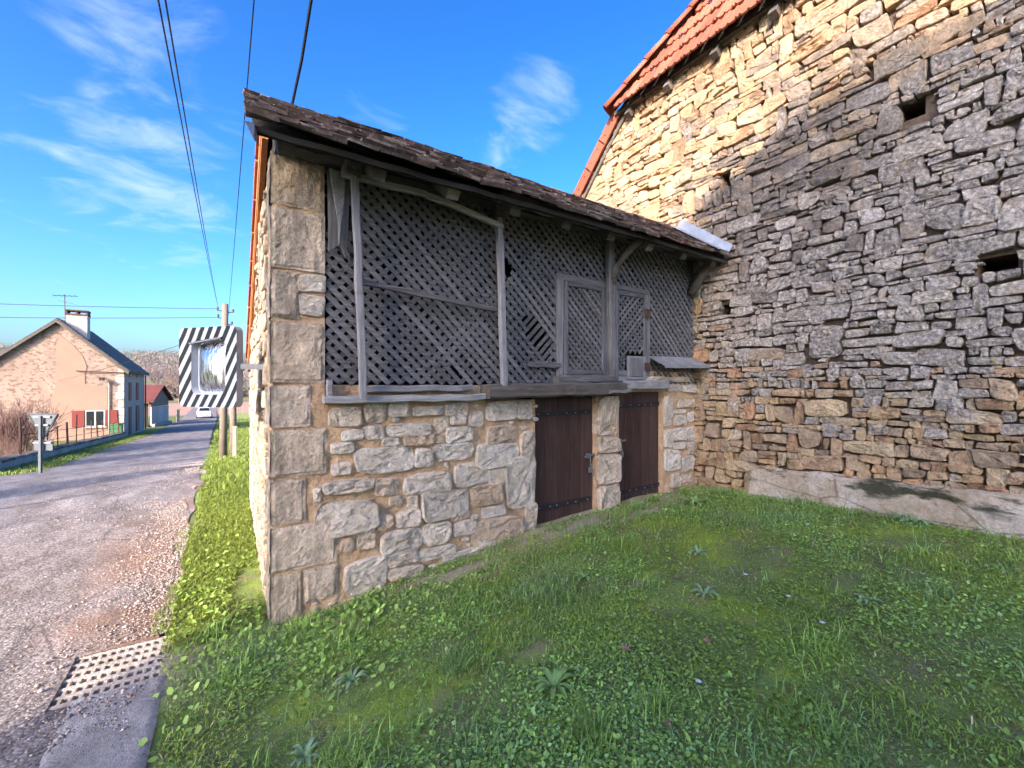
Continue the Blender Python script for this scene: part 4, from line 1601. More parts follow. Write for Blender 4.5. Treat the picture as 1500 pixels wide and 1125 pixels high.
# ---- roof: old flat tiles to the front
dk = MB()
dk.add([(-.10, EY + .04, EHZ - .035), (L, EY + .04, EHZ - .035), (L, RGY, RGZ - .055), (-.10, RGY, RGZ - .055)], [(0, 1, 2, 3)])
dk.add([(-.10, EY + .04, EHZ - .058), (L, EY + .04, EHZ - .058), (L, RGY, RGZ - .078), (-.10, RGY, RGZ - .078)], [(3, 2, 1, 0)])
dk.build('roof_boards', MAT['beam'], shed)
fb = MB()
for k in range(3):
    xa, xb = -.09 + k * 1.5, min(L - .02, -.09 + (k + 1) * 1.5 - .01)
    beam('fascia_board', (xa, EY + .035, EHZ - .034 + .004 * k), (xb, EY + .035, EHZ - .031 - .004 * k), .010, .018, MAT['dark'], seg=9, wob=.006, a=.1)
for k in range(9):
    x = .06 + k * .52
    c_ = Vector((x, (EY + RGY) / 2, (EHZ + RGZ) / 2)) - rn * .105
    MB().obox(c_, ru * .56, Vector((.045, 0, 0)), rn * .042, rng.random(), .004).build('rafter', MAT['beam'], shed)
nrow = 10
span_ = math.hypot(RGY - EY, RGZ - EHZ)
for r_ in range(nrow):
    off = (r_ % 2) * .08
    x = -.15 - off + rng.uniform(-.01, .01)
    while x < L - .02:
        w = rng.uniform(.155, .185)
        if x < -.15:
            w -= -.15 - x + (j0 := rng.uniform(0, .02))
            x = -.15 + j0
        w = min(w, L - .01 - x)
        if w > .04:
            k = r_ * .105
            sag = .018 * math.sin((x + .2) / 4.6 * math.pi * 2.2) + rng.uniform(-.006, .006)
            c_ = Vector((x + w / 2, EY, EHZ)) + ru * (k + .075 + rng.uniform(-.022, .012)) + rn * (.012 + sag * .5 + rng.uniform(0, .007))
            tl = rng.uniform(-.03, .03)
            t_u = (ru + rn * (-.15 + rng.uniform(-.10, .05))).normalized()
            t_x = (Vector((1, 0, 0)) + rn * tl + ru * rng.uniform(-.05, .05)).normalized()
            MB().obox(c_, t_x * (w / 2 - .003), t_u * .095, t_u.cross(t_x) * rng.uniform(.008, .0145), rng.random(), .008).build('roof_tile', MAT['tile'], shed)
        x += w
for k in range(13):                           # ridge
    x = -.10 + k * .343
    mb = MB()
    mb.tube([(x, RGY, RGZ - .055), (x + .36, RGY, RGZ - .058)], [.068, .060], 10, rng.random())
    mb.build('ridge_tile', MAT['tile'], shed, smooth=True)
# moss cushion and torn flashing at the corner of the eave
MB().prism([(-.145, EY - .0, EHZ - .02), (-.105, EY - .01, EHZ - .11), (-.075, EY + .02, EHZ - .13), (-.10, EY + .01, EHZ - .02)], (0, .22, .12), .9).build('verge_plate', MAT['galv'], shed)
# ---- rear slope in orange tiles with a stained verge board
rd = Vector((0, 1, -BSL)).normalized()
rr_n = Vector((0, BSL, 1)).normalized()
len_r = (DEPTH + .25 - RGY) / rd.y
MB().obox(Vector((L / 2 + .03, RGY, RGZ - .06)) + rd * len_r / 2, Vector((L / 2 - .02, 0, 0)), rd * len_r / 2, rr_n * .02).build('rear_roof', MAT['orange'], shed)
MB().obox(Vector((-.012, RGY, RGZ - .16)) + rd * len_r / 2, Vector((.014, 0, 0)), rd * len_r / 2, rr_n * .075, .5).build('verge_board', MAT['new_wood'], shed)
MB().obox(Vector((.0, RGY, RGZ - .27)) + rd * len_r / 2, Vector((.02, 0, 0)), rd * len_r / 2, rr_n * .04, .2).build('verge_board', MAT['new_wood'], shed)
nt = 9
for k in range(nt):
    s_ = len_r * (k + .5) / nt
    c_ = Vector((-.035, RGY, RGZ - .07)) + rd * (s_ + .06) + rr_n * .016
    tu = (rd + rr_n * .05).normalized()
    mb = MB().obox(c_, Vector((.012, 0, 0)), tu * (len_r / nt / 2 + .02), rr_n * .045, rng.random())
    mb.obox(c_ + Vector((.11, 0, 0)) + rr_n * .034, Vector((.098, 0, 0)), tu * (len_r / nt / 2 + .02), rr_n * .010, rng.random())
    mb.build('verge_tile', MAT['orange'], shed, bevel=.003)

# ------------------------------------------------------------------ traffic mirror on its bracket
mir_c = Vector((-.345, .985, 1.70))
mroot = thing('traffic_mirror', 'square traffic mirror with diagonal black and white striped frame bracketed to the shed corner', 'mirror', tuple(mir_c))
pl_, pr_ = Vector((-.535, 1.12, 0)), Vector((-.128, .645, 0))
mu = (pr_ - pl_).normalized()
mn = Vector((mu.y, -mu.x, 0))              # faces the camera side
mir_c = (pl_ + pr_) / 2 + Vector((0, 0, 1.700))
mroot.location = mir_c
WL[mroot.name] = mir_c
MU, MV = mu * .282, Vector((0, 0, .300))


def mpt(u, v, d):
    return mir_c + MU * u + MV * v + mn * d


def rrect(hu, hv, r, n=5):
    out = []
    for (cx, cy, a0) in ((1, 1, 0), (-1, 1, 90), (-1, -1, 180), (1, -1, 270)):
        for k in range(n + 1):
            a = R(a0 + 90 * k / n)
            out.append((cx * (hu - r) + r * math.cos(a), cy * (hv - r) + r * math.sin(a)))
    return out


out_ = rrect(1, 1, .16)
inn_ = rrect(.60, .69, .22)
n = len(out_)
fr = MB()
vs_ = [mpt(u, v, .035) for u, v in out_] + [mpt(u, v, .028) for u, v in inn_] + [mpt(u, v, -.02) for u, v in out_] + [mpt(u * .93, v * .94, -.035) for u, v in inn_]
fs = []
for i in range(n):
    k = (i + 1) % n
    fs += [(i, k, n + k, n + i), (2 * n + i, 2 * n + k, k, i), (n + i, n + k, 3 * n + k, 3 * n + i)]
fs.append(tuple(range(2 * n, 3 * n))[::-1])
fr.add(vs_, fs)
frame_ob = fr.build('frame', MAT['mwhite'], mroot)
# stripes: flat decals a hair proud of the frame face, clipped to the ring


def clip_poly(poly, nx, ny, d):
    out = []
    for i in range(len(poly)):
        p, q = poly[i], poly[(i + 1) % len(poly)]
        a, b = p[0] * nx + p[1] * ny - d, q[0] * nx + q[1] * ny - d
        if a <= 0:
            out.append(p)
        if a * b < 0:
            t = a / (a - b)
            out.append((p[0] + (q[0] - p[0]) * t, p[1] + (q[1] - p[1]) * t))
    return out


sn = (math.cos(R(-32)), math.sin(R(-32)))
quads = [[out_[i], out_[(i + 1) % n], inn_[(i + 1) % n], inn_[i]] for i in range(n)]
for k in range(-7, 8):
    d0 = k * .25 + .03
    polys = []
    for q in quads:
        p = clip_poly(q, sn[0], sn[1], d0 + .122)
        p = clip_poly(p, -sn[0], -sn[1], -d0) if len(p) > 2 else []
        if len(p) > 2:
            polys.append((sum(-a_ * sn[1] + b_ * sn[0] for a_, b_ in p) / len(p), p))
    polys.sort(key=lambda e: e[0])
    runs = [[]]
    for e in polys:
        if runs[-1] and e[0] - runs[-1][-1][0] > .55:
            runs.append([])
        runs[-1].append(e)
    for run in runs:
        if run:
            mb = MB()
            for _, p in run:
                mb.add([mpt(u, v, .037 - (.007 * (1 - max(abs(u), abs(v))) / .4)) for u, v in p], [tuple(range(len(p)))])
            mb.build('stripe', MAT['mblack'], frame_ob)
dome = MB()
nr = 6
vs_ = [mpt(0, 0, .03)]
for r_ in range(1, nr + 1):
    f = r_ / nr
    for (u, v) in inn_:
        vs_.append(mpt(u * f * .93, v * f * .94, .03 - .055 * f * f))
fs = [(0, 1 + i, 1 + (i + 1) % n) for i in range(n)]
for r_ in range(nr - 1):
    for i in range(n):
        k = (i + 1) % n
        fs.append((1 + r_ * n + i, 1 + (r_ + 1) * n + i, 1 + (r_ + 1) * n + k, 1 + r_ * n + k))
dome.add(vs_, fs)
dome.build('mirror_glass', MAT['mirror'], mroot, smooth=True)
MB().prism([mpt(-.62, .62, .045), mpt(.5, .74, .045), mpt(.5, .70, .045), mpt(-.62, .58, .045)], mn * -.03).build('visor', MAT['signback'], mroot)
br = MB()
br.obox((-.06, .62, 1.70), (.09, 0, 0), (0, .012, 0), (0, 0, .020))
br.obox((-.13, .80, 1.70), (.012, 0, 0), (0, .19, 0), (0, 0, .020))
br.obox(mir_c - mn * .06, mu * .12, mn * .03, (0, 0, .18))
br.build('bracket', MAT['galv'], mroot)

# ------------------------------------------------------------------ drain, apron
dr = thing('drain_grate', 'square concrete drain grating with rows of holes at the road edge', 'drain', (-.73, .02, 0))
gb = MB()
zt = .036
nxh, nyh = 11, 6
for i in range(nxh + 1):
    x = -.94 + (.42) * i / nxh
    gb.box(x - .0085 + .004, x + .0085 + .004, -.2, .245, zt - .05, zt + rng.uniform(-.001, .001), rng.random())
gb.build('cross_bars', MAT['concrete'], dr, bevel=.003)
for k in range(nyh + 1):
    y = -.2 + .445 * k / nyh
    MB().box(-.945, -.51, y - .014, y + .014, zt - .052, zt + .003 + rng.uniform(0, .002), rng.random(), .002).build('bar', MAT['concrete'], dr, bevel=.004)
pit = MB()
pit.add([(-.95, -.21, zt - .03), (-.5, -.21, zt - .03), (-.5, .255, zt - .03), (-.95, .255, zt - .03), (-.95, -.21, -.6), (-.5, -.21, -.6), (-.5, .255, -.6), (-.95, .255, -.6)],
        [(0, 1, 5, 4), (1, 2, 6, 5), (2, 3, 7, 6), (3, 0, 4, 7), (4, 5, 6, 7)])
pit.build('pit', MAT['dark'], dr)
ap = MB()


def ap_fn(u, v):
    x, y = -.845 + .36 * u, -2.6 + 2.37 * v
    return (x, y, gh(x, y) + .020 + (float(fbm2(x * 16, y * 16, 51)) - .5) * .018 - (.012 if u in (0., 1.) else 0))


ap.grid(ap_fn, 16, 90)
apo = ap.build('concrete_apron', MAT['apron'], None, smooth=True, kind='structure')
tag(apo, 'rough concrete strip below the drain grating', 'pavement')

# ------------------------------------------------------------------ house down the road
HY, HX0, HX1, HE, HA, HB = 36.7, -13.05, -6.55, 2.83, 5.88, -2.0
house = thing('village_house', 'pink rendered rubble house with red shutters and dark tiled roof', 'house', (-9.8, 40.5, HB))
HD = 8.2
xm = (HX0 + HX1) / 2
gw = MB()
gw.prism([(HX0, HY, HB - .5), (HX1, HY, HB - .5), (HX1, HY, HE), (xm, HY, HA - .12), (HX0, HY, HE)], (0, .5, 0))
gw.build('gable_wall', MAT['house'], house)
sw_ = MB()
sw_.box(HX1 - .45, HX1 + .005, HY + .5, HY + HD, HB - .6, HE)
sw_.box(HX0, HX0 + .4, HY + .5, HY + HD, HB - .5, HE)
sw_.box(HX0, HX1 - .01, HY + HD - .3, HY + HD - .01, HB - .5, HE - .01)
sw_.build('side_wall', MAT['house_side'], house)
# patch of ochre render in the middle of the gable with a broken upper edge
pat = []
for (x, z) in ((-10.25, HB - .2), (-7.35, HB - .2), (-7.35, 1.55), (-8.1, 1.6), (-8.45, 1.75), (-8.55, 2.3), (-8.4, 2.9), (-8.6, 3.6), (-9.1, 4.35), (-9.75, 5.0), (-9.9, 4.3), (-9.85, 3.0), (-9.95, 1.5), (-10.2, .3)):
    pat.append((x + rng.uniform(-.05, .05), HY - .03, z))
MB().prism(pat, (0, .028, 0)).build('render_patch', MAT['ochre'], house)
for k in range(9):                            # dressed corner stones
    z = HB + k * .54
    MB().box(HX1 - (.42 if k % 2 else .3), HX1 + .02, HY - .025, HY + .3, z, z + .5, rng.random(), .01).build('corner_stone', MAT['house_side'], house)


def roof_side(sign):
    mb = MB()
    ex = (HX1 + .32) if sign > 0 else (HX0 - .32)
    ez = HE - .30
    a = [(ex, HY - .28, ez), (xm, HY - .28, HA), (xm, HY + HD + .2, HA), (ex, HY + HD + .2, ez)]
    mb.prism(a if sign < 0 else a[::-1], (0, 0, .13))
    return mb.build('roof_slope', MAT['slate'], house)


for sgn in (1, -1):
    ro = roof_side(sgn)
    if sgn > 0:
        for k in range(14):                   # courses of tiles
            f = (k + .5) / 14
            x, z = HX1 + .32 + (xm - HX1 - .32) * f, HE - .30 + (HA - HE + .30) * f + .15
            MB().obox((x, HY + HD / 2 - .04, z + .012), (.15, 0, -.14), (0, HD / 2 + .24, 0), (.012, 0, .013), rng.random()).build('tile_course', MAT['slate'], ro)
    rb = MB()
    ex = (HX1 + .30) if sgn > 0 else (HX0 - .30)
    rb.obox(((ex + xm) / 2, HY - .27, (HE - .33 + HA - .03) / 2), ((xm - ex) / 2, 0, (HA - .03 - HE + .33) / 2), (0, .03, 0), (0, 0, .09), .4)
    rb.build('barge_board', MAT['beam'], house)
# chimney with open cap
chx, chy = -9.0, HY + .75
cm = MB().box(chx - .52, chx + .52, chy - .35, chy + .35, 4.2, 6.35, .6, .01).build('chimney', MAT['white'], house)
cc = MB()
cc.box(chx - .55, chx + .55, chy - .38, chy + .38, 6.35, 6.47)
for x in (-.5, 0, .5):
    cc.box(chx + x - .05, chx + x + .05, chy - .33, chy + .33, 6.47, 6.66)
cc.box(chx - .56, chx + .56, chy - .39, chy + .39, 6.66, 6.74)
cc.build('cap', MAT['rust'], cm)
at_ = MB()
ax_, ay_ = chx - .6, chy - .1
at_.tube([(ax_, ay_, 5.0), (ax_ - .03, ay_, 7.75)], .03, 6)
at_.tube([(ax_ - .55, ay_ - .2, 7.6), (ax_ + .55, ay_ + .2, 7.72)], .022, 5)
at_.tube([(ax_ - .4, ay_ + .3, 7.35), (ax_ + .6, ay_ - .3, 7.1)], .018, 5)
for k in range(5):
    at_.tube([(ax_ - .5 + k * .25, ay_ - .35, 7.62 + .02 * k), (ax_ - .5 + k * .25, ay_ + .35, 7.62 + .02 * k)], .012, 4)
at_.build('aerial', MAT['signback'], house)
# window with open red shutters in the gable
wx0, wx1, wz0, wz1 = -8.5, -7.5, -1.12, -.02
wf = MB()
for (a, b, z_a, z_b) in ((wx0, wx0 + .07, wz0, wz1), (wx1 - .07, wx1, wz0, wz1), (wx0 + .07, wx1 - .07, wz0, wz0 + .07), (wx0 + .07, wx1 - .07, wz1 - .07, wz1), ((wx0 + wx1) / 2 - .04, (wx0 + wx1) / 2 + .04, wz0 + .07, wz1 - .07)):
    wf.box(a, b, HY - .055, HY - .005, z_a, z_b)
wf = wf.build('window', MAT['white'], house)
MB().box(wx0 + .05, wx1 - .05, HY - .045, HY - .035, wz0 + .05, wz1 - .05).build('pane', MAT['glass'], wf)
MB().box(wx0 - .1, wx1 + .1, HY - .16, HY - .04, wz0 - .09, wz0 - .01).build('sill', MAT['house_side'], wf)
MB().box(wx0 - .62, wx0 - .02, HY - .09, HY - .04, wz0, wz1, .6).build('shutter', MAT['redpaint'], wf)
MB().box(wx1 + .02, wx1 + .62, HY - .09, HY - .04, wz0, wz1, .4).build('shutter', MAT['redpaint'], wf)
for (y0, z0, h_, w_, nm, mt) in ((HY + 1.5, .55, 1.35, .95, 'window', 'redpaint'), (HY + 4.4, .55, 1.35, .95, 'window', 'redpaint'), (HY + 1.5, HB + .1, 2.0, 1.0, 'door', 'maroon'), (HY + 4.3, HB + .1, 2.0, 1.25, 'door', 'maroon'),
                                 (HY + 1.7, 2.3, .35, .3, 'vent_window', 'glass'), (HY + 4.6, 2.3, .35, .3, 'vent_window', 'glass')):
    q = MB().box(HX1 + .003, HX1 + .03, y0 - .08, y0 + w_ + .08, z0 - .06, z0 + h_ + .1, .8).build(nm, MAT['house_side'], house)
    k = 2 if nm != 'vent_window' else 1
    for i in range(k):
        MB().box(HX1 + .031, HX1 + .07, y0 + w_ * i / k + .02, y0 + w_ * (i + 1) / k - .02, z0, z0 + h_, rng.random()).build('shutter' if nm == 'window' else 'leaf' if nm == 'door' else 'pane', MAT[mt], q)
MB().tube([(HX1 + .12, HY + HD - .2, HB), (HX1 + .12, HY + HD - .2, HE - .3), (HX1 + .35, HY + HD - .2, HE - .15)], .05, 6).build('drainpipe', MAT['maroon'], house)
MB().tube([(HX1 - .75, HY - .08, HB), (HX1 - .75, HY - .08, 1.9)], .04, 6).build('drainpipe', MAT['house_side'], house)
MB().tube([(-8.9, HY - .15, 2.62), (HX1 + .2, HY - .12, 2.52)], .03, 5).build('cable_run', MAT['cable'], house)
lm = MB()
lm.tube([(-7.6, HY, 2.2), (-7.6, HY - .35, 2.15)], .03, 5)
lm.box(-7.72, -7.48, HY - .55, HY - .25, 2.0, 2.2)
lm.build('wall_lamp', MAT['iron'], house)

bn = MB()
bz = gh(-6.3, 35.8)
bn.prism([(-7.0, 35.5, -1.95), (-6.5, 35.5, -1.95), (-6.45, 35.5, -.98), (-7.05, 35.5, -.98)], (0, .55, 0))
bn.prism([(-7.08, 35.45, -.978), (-6.42, 35.45, -.978), (-6.45, 35.45, -.90), (-7.05, 35.45, -.90)], (0, .65, 0))
bo_ = bn.build('wheelie_bin', MAT['green'], None)
tag(bo_, 'green wheelie bin at the corner of the pink house', 'bin')

# outbuilding with rusty red roof
A_ = Vector((-6.95, 52.0, -2.45))
ob_d = Vector((.17, .985, 0)).normalized()   # along its gable, away from us
ob_n = Vector((ob_d.y, -ob_d.x, 0))          # faces the road
out = thing('outbuilding', 'small open shed with rusty red roof and white panelled gable', 'shed', tuple(A_ - ob_n * 2 + ob_d * 2.4))
GW, OL = 5.0, 5.5


def op(a, b, z):
    return A_ + ob_d * a - ob_n * b + Vector((0, 0, z))


MB().prism([op(0, 0, 2.05), op(GW, 0, 2.05), op(GW, 0, 2.75), op(GW * .5, 0, 4.0), op(0, 0, 2.75)], -ob_n * .2).build('gable', MAT['pole'], out)
for i in range(5):
    MB().prism([op(i * GW / 5 + .02, -.02, .2), op((i + 1) * GW / 5 - .02, -.02, .2), op((i + 1) * GW / 5 - .02, -.02, 2.03), op(i * GW / 5 + .02, -.02, 2.03)], -ob_n * .1, rng.random()).build('panel', MAT['white'], out)
MB().prism([op(-.1, -.06, -.3), op(GW, -.06, -.3), op(GW, -.06, .35), op(-.1, -.06, .35)], ob_n * .25).build('base_wall', MAT['house_side'], out)
MB().prism([op(0, 1.6, -.3), op(0, 2.2, -.3), op(0, 2.2, 2.2), op(0, 1.6, 2.2)], ob_d * .4).build('brick_pier', MAT['ochre'], out)
MB().prism([op(.1, .3, -.3), op(.1, OL, -.3), op(.1, OL, 2.4), op(.1, .3, 2.4)], ob_d * .1).build('dark_opening_panel', MAT['dark'], out)  # solid dark panel: shade inside the opening put into its colour
for (a0, z0, a1, z1) in ((-.5, 2.5, GW / 2, 4.12), (GW / 2, 4.12, GW + .5, 2.5)):
    MB().prism([op(a0, -.35, z0), op(a1, -.35, z1), op(a1, OL, z1), op(a0, OL, z0)], (0, 0, .12)).build('roof_slope', MAT['redroof'], out)
gt = MB()
for i in range(6):
    p = Vector((-5.7 - .0 * i, 60.5 + i * .55, -2.75))
    gt.obox(p + Vector((0, 0, .85)), (.03, 0, 0), (0, .25, 0), (0, 0, .8), rng.random())
tag(gt.build('garden_gate', MAT['stake'], None), 'pale green boarded gate past the red roofed shed', 'gate')

# low garden wall with leaning iron fence
gwal = thing('garden_wall', 'low mossy stone wall carrying a leaning iron and wire fence', 'wall', (-6.55, 25, -1.6))
NSEG = 26
for k in range(NSEG):
    y0, y1 = 15.0 + (HY - 15.3) * k / NSEG, 15.0 + (HY - 15.3) * (k + 1) / NSEG
    b0 = gh(-6.5, (y0 + y1) / 2)
    MB().box(-6.78, -6.42, y0 + .006, y1 - .006, b0 - .3, b0 + .27 + rng.uniform(-.01, .02), rng.random(), .012).build('wall_stone', MAT['house_side'], gwal)
    MB().box(-6.84, -6.37, y0 + .006, y1 - .006, b0 + .275, b0 + .35 + rng.uniform(0, .02), rng.random(), .01).build('coping', MAT['beam'], gwal)
fence = thing('iron_fence', 'thin leaning iron stakes and wires above the low garden wall', 'fence', (-6.6, 25, -1.2))
rail = [[], []]
for k in range(13):
    y = 19.5 + k * 1.32
    b0 = gh(-6.6, y) + .33
    lean = rng.uniform(-.12, .12)
    hh = rng.uniform(.75, 1.05) if k % 5 else 1.35
    MB().tube([(-6.6, y, b0), (-6.6 + rng.uniform(-.05, .05), y + lean, b0 + hh)], .022 if k % 4 else .04, 5, rng.random()).build('stake', MAT['rust'], fence)
    for q, f in enumerate((.45, .92)):
        rail[q].append((-6.6, y + lean * f * .7, b0 + .78 * f))
for q in rail:
    MB().tube(q, .010, 4).build('wire', MAT['rust'], fence)

# give way sign seen from behind
sg = thing('road_sign', 'grey back of a triangular give way sign with a plate below', 'road sign', (-4.63, 14.1, gh(-4.63, 14.1)))
sx, sy, sz = -4.63, 14.1, gh(-4.63, 14.1)
du = Vector((.8387, -.5446, 0))
dn = Vector((.5446, .8387, 0))
top_z, hgt = .80, .62


def sp(u, z, d=0):
    return Vector((sx, sy, z)) + du * u + dn * d


MB().prism([sp(-.42, top_z), sp(.42, top_z), sp(.40, top_z - .06), sp(.05, top_z - hgt), sp(-.05, top_z - hgt), sp(-.40, top_z - .06)], dn * .03).build('triangle_plate', MAT['signback'], sg)
rim = MB()
tri = [sp(-.42, top_z, -.012), sp(.42, top_z, -.012), sp(0, top_z - hgt - .03, -.012)]
rim.tube(tri + [tri[0]], .014, 5)
rim.build('rim', MAT['signback'], sg)
for z in (top_z - .10, top_z - .33):
    MB().prism([sp(-.26 + (top_z - z) * .25, z, -.05), sp(.26 - (top_z - z) * .25, z, -.05), sp(.26 - (top_z - z) * .25, z + .045, -.05), sp(-.26 + (top_z - z) * .25, z + .045, -.05)], dn * .05).build('rail', MAT['galv'], sg)
MB().prism([sp(-.26, .06), sp(.26, .06), sp(.26, -.22), sp(-.26, -.22)], dn * .03).build('lower_plate', MAT['signback'], sg)
MB().prism([sp(-.25, -.02, -.04), sp(.25, -.02, -.04), sp(.25, .02, -.04), sp(-.25, .02, -.04)], dn * .04).build('rail', MAT['galv'], sg)
MB().prism([sp(-.035, sz - .2, -.10), sp(.035, sz - .2, -.10), sp(.035, top_z - .05, -.10), sp(-.035, top_z - .05, -.10)], dn * .05).build('post', MAT['signback'], sg)

# ------------------------------------------------------------------ poles, wires
px_, py_ = -.50, 16.0
pz_ = gh(px_, py_)
pole = thing('utility_pole', 'weathered utility pole with insulators on the grass bank', 'utility pole', (px_, py_, pz_))
MB().tube([(px_, py_, pz_ - .3), (px_ + .03, py_, pz_ + 2.8), (px_ + .07, py_, 4.62)], [.128, .118, .10], 12).build('shaft', MAT['pole'], pole, smooth=True)
for (dx, z) in ((-.24, 4.42), (.24, 4.38), (-.22, 4.15), (.2, 3.92)):
    q = MB()
    q.tube([(px_ + .07, py_, z - .06), (px_ + .07 + dx, py_, z - .06)], .022, 5)
    q.tube([(px_ + .07 + dx, py_, z - .06), (px_ + .07 + dx, py_, z + .02), (px_ + .07 + dx, py_, z + .08)], [.03, .05, .03], 7)
    q.build('insulator', MAT['signback'], pole)
MB().box(px_ - .02, px_ + .17, py_ - .2, py_ - .10, 2.4, 2.9).build('junction_box', MAT['galv'], pole)
p2 = MB().tube([(px_ + .33, py_ + .9, gh(-.2, 16.9) - .3), (px_ + .30, py_ + .9, 2.6)], [.13, .11], 10).build('short_pole', MAT['pole'], None, smooth=True)
tag(p2, 'darker short timber pole standing just behind the utility pole', 'pole')
sk = MB()
sk.box(-.205, -.095, 13.55, 13.66, gh(-.15, 13.6) - .2, gh(-.15, 13.6) + 1.0, .6, .006)
sk = sk.build('marker_post', MAT['stake'], None)
tag(sk, 'pale square wooden post on the grass beside the utility pole', 'post')
MB().box(-.215, -.085, 13.54, 13.67, gh(-.15, 13.6) + 1.003, gh(-.15, 13.6) + 1.06).build('cap', MAT['stake'], sk)


def cable(pts, rad, label, group='overhead cables', name='overhead_cable'):
    o = MB().tube(pts, rad, 5, cap=False).build(name, MAT['cable'], None)
    tag(o, label, 'cable', group)
    return o


def hang(a, b, sag, n=24):
    a, b = Vector(a), Vector(b)
    return [a + (b - a) * (i / n) - Vector((0, 0, sag * 4 * (i / n) * (1 - i / n))) for i in range(n + 1)]


top_p = Vector((px_ + .07, py_, 4.4))


def through(u, v, y):
    """a point above the road where a cable passes, at distance y along the road"""
    a, b = (u - 750) / 630, (567 - v) / 630
    t = (y + 3.08) / (.8387 - a * .5446)
    return Vector((-.198 + t * (.5446 + a * .8387), y, 1.55 + t * b))


w1a, w1b, w2 = through(270, 0, -.7), through(279, 0, -.7), through(362, 0, 1.2)
for (w, lab, rr2) in ((w1a, 'thin black cable over the road, left of the pair', .0036), (w1b, 'thin black cable over the road, right of the pair', .0036), (w2, 'thicker black cable passing the corner of the shed roof', .0058)):
    d = (w - top_p)
    e = w + d.normalized() * 9
    s0 = top_p + (Vector((-.2, 0, 0)) if w is not w2 else Vector((.1, 0, -.2)))
    cable(hang(s0, e, .18 if w is not w2 else .10), rr2, lab)
k0, k1 = through(427, 158, 1.0), through(456, 0, .2)
cable([k0 - (k1 - k0) * .5, k0, k0 + (k1 - k0) * .5 + Vector((.01, 0, 0)), k1, k1 + (k1 - k0) * 2], .011, 'thick twisted cable rising from the shed roof')
for (za, zb, ya, lab) in ((4.42, 5.35, 12.5, 'upper wire crossing the sky to the left of the pole'), (4.1, 4.3, 13, 'lower wire crossing the sky to the left of the pole')):
    cable(hang((px_ - .15, py_, za), (-32, 22 + ya, zb + 1.2), .5), .012, lab)
cable(hang((px_ - .1, py_, 3.6), (-20, 60, 1.2), .5), .010, 'faint wire sloping down toward the fields')

# ------------------------------------------------------------------ car
car = thing('parked_car', 'small white car on the road by the fields', 'car', (-3.5, 69.5, gh(-3.5, 69.5) + .02), R(4))


def loft(secs):
    """secs: list of (y, [(x,z)...]) -> closed loft"""
    mb = MB()
    n = len(secs[0][1])
    vs_ = [(x, y, z) for (y, pts) in secs for (x, z) in pts]
    fs = [(i * n + k, i * n + (k + 1) % n, (i + 1) * n + (k + 1) % n, (i + 1) * n + k) for i in range(len(secs) - 1) for k in range(n)]
    fs += [tuple(range(n)), tuple(range((len(secs) - 1) * n, len(secs) * n))[::-1]]
    return mb.add(vs_, fs)


def sec(w, z0, z1):
    return [(-w, z0), (-w * .96, z0 - .05), (w * .96, z0 - .05), (w, z0), (w * 1.0, (z0 + z1) / 2), (w * .93, z1 - .04), (w * .8, z1), (-w * .8, z1), (-w * .93, z1 - .04), (-w, (z0 + z1) / 2)]


loft([(-1.95, sec(.68, .38, .72)), (-1.85, sec(.78, .28, .84)), (-1.1, sec(.84, .26, .95)), (.9, sec(.85, .26, .98)), (1.75, sec(.82, .28, .95)), (1.9, sec(.74, .36, .85))]).build('body', MAT['carpaint'], car, local=True, smooth=False, bevel=.02)
loft([(-1.05, sec(.74, .93, .97)), (-.45, sec(.66, .92, 1.42)), (.2, sec(.66, .92, 1.48)), (1.2, sec(.64, .92, 1.42)), (1.72, sec(.72, .92, .97))]).build('cabin', MAT['carpaint'], car, local=True)
wsc = MB()
wsc.add([(-.60, -1.06, .99), (.60, -1.06, .99), (.52, -.54, 1.385), (-.52, -.54, 1.385)], [(0, 1, 2, 3)])
wsc.build('windscreen', MAT['glass'], car, local=True)
for s_ in (-1, 1):
    q = MB()
    q.add([(s_ * .752, -.75, 1.0), (s_ * .74, 1.35, 1.0), (s_ * .665, 1.1, 1.36), (s_ * .67, -.42, 1.36)], [(0, 1, 2, 3)])
    q.build('side_window', MAT['glass'], car, local=True)
    q = MB()
    q.box(s_ * .68 - .12, s_ * .68 + .12, -1.93, -1.84, .60, .74)
    q.build('headlight', MAT['galv'], car, local=True)
    for y in (-1.2, 1.2):
        MB().tube([(s_ * .70, y, .30), (s_ * .86, y, .30)], .30, 16).build('wheel', MAT['rubber'], car, local=True)
MB().box(-.45, .45, -1.96, -1.9, .40, .52).build('grille', MAT['rubber'], car, local=True)
MB().box(-.26, .26, -1.975, -1.962, .42, .52).build('number_plate', MAT['mwhite'], car, local=True)

# ------------------------------------------------------------------ bare trees, shrub, far woods


def grow(mb, p, d, ln, rad, depth, spread, up_=.15, minr=.004, seg=3):
    pts, rr_ = [p], [rad]
    for k in range(seg):
        d = (d + Vector((rng.uniform(-1, 1), rng.uniform(-1, 1), rng.uniform(-1, 1))) * .13 + Vector((0, 0, up_ * .3))).normalized()
        pts.append(pts[-1] + d * (ln / seg))
        rr_.append(max(minr, rad * (1 - .5 * (k + 1) / seg)))
    mb.tube(pts, rr_, 5 if rad > .05 else 3, rng.random(), cap=False)
    if depth <= 0:
        return
    for k in range(rng.choice((2, 3, 3))):
        i = rng.choice(range(1, len(pts)))
        nd = (d + Vector((rng.uniform(-1, 1), rng.uniform(-1, 1), rng.uniform(-.4, 1))) * spread).normalized()
        grow(mb, pts[i], nd, ln * rng.uniform(.6, .85), rr_[i] * .68, depth - 1, spread, up_, minr, seg)


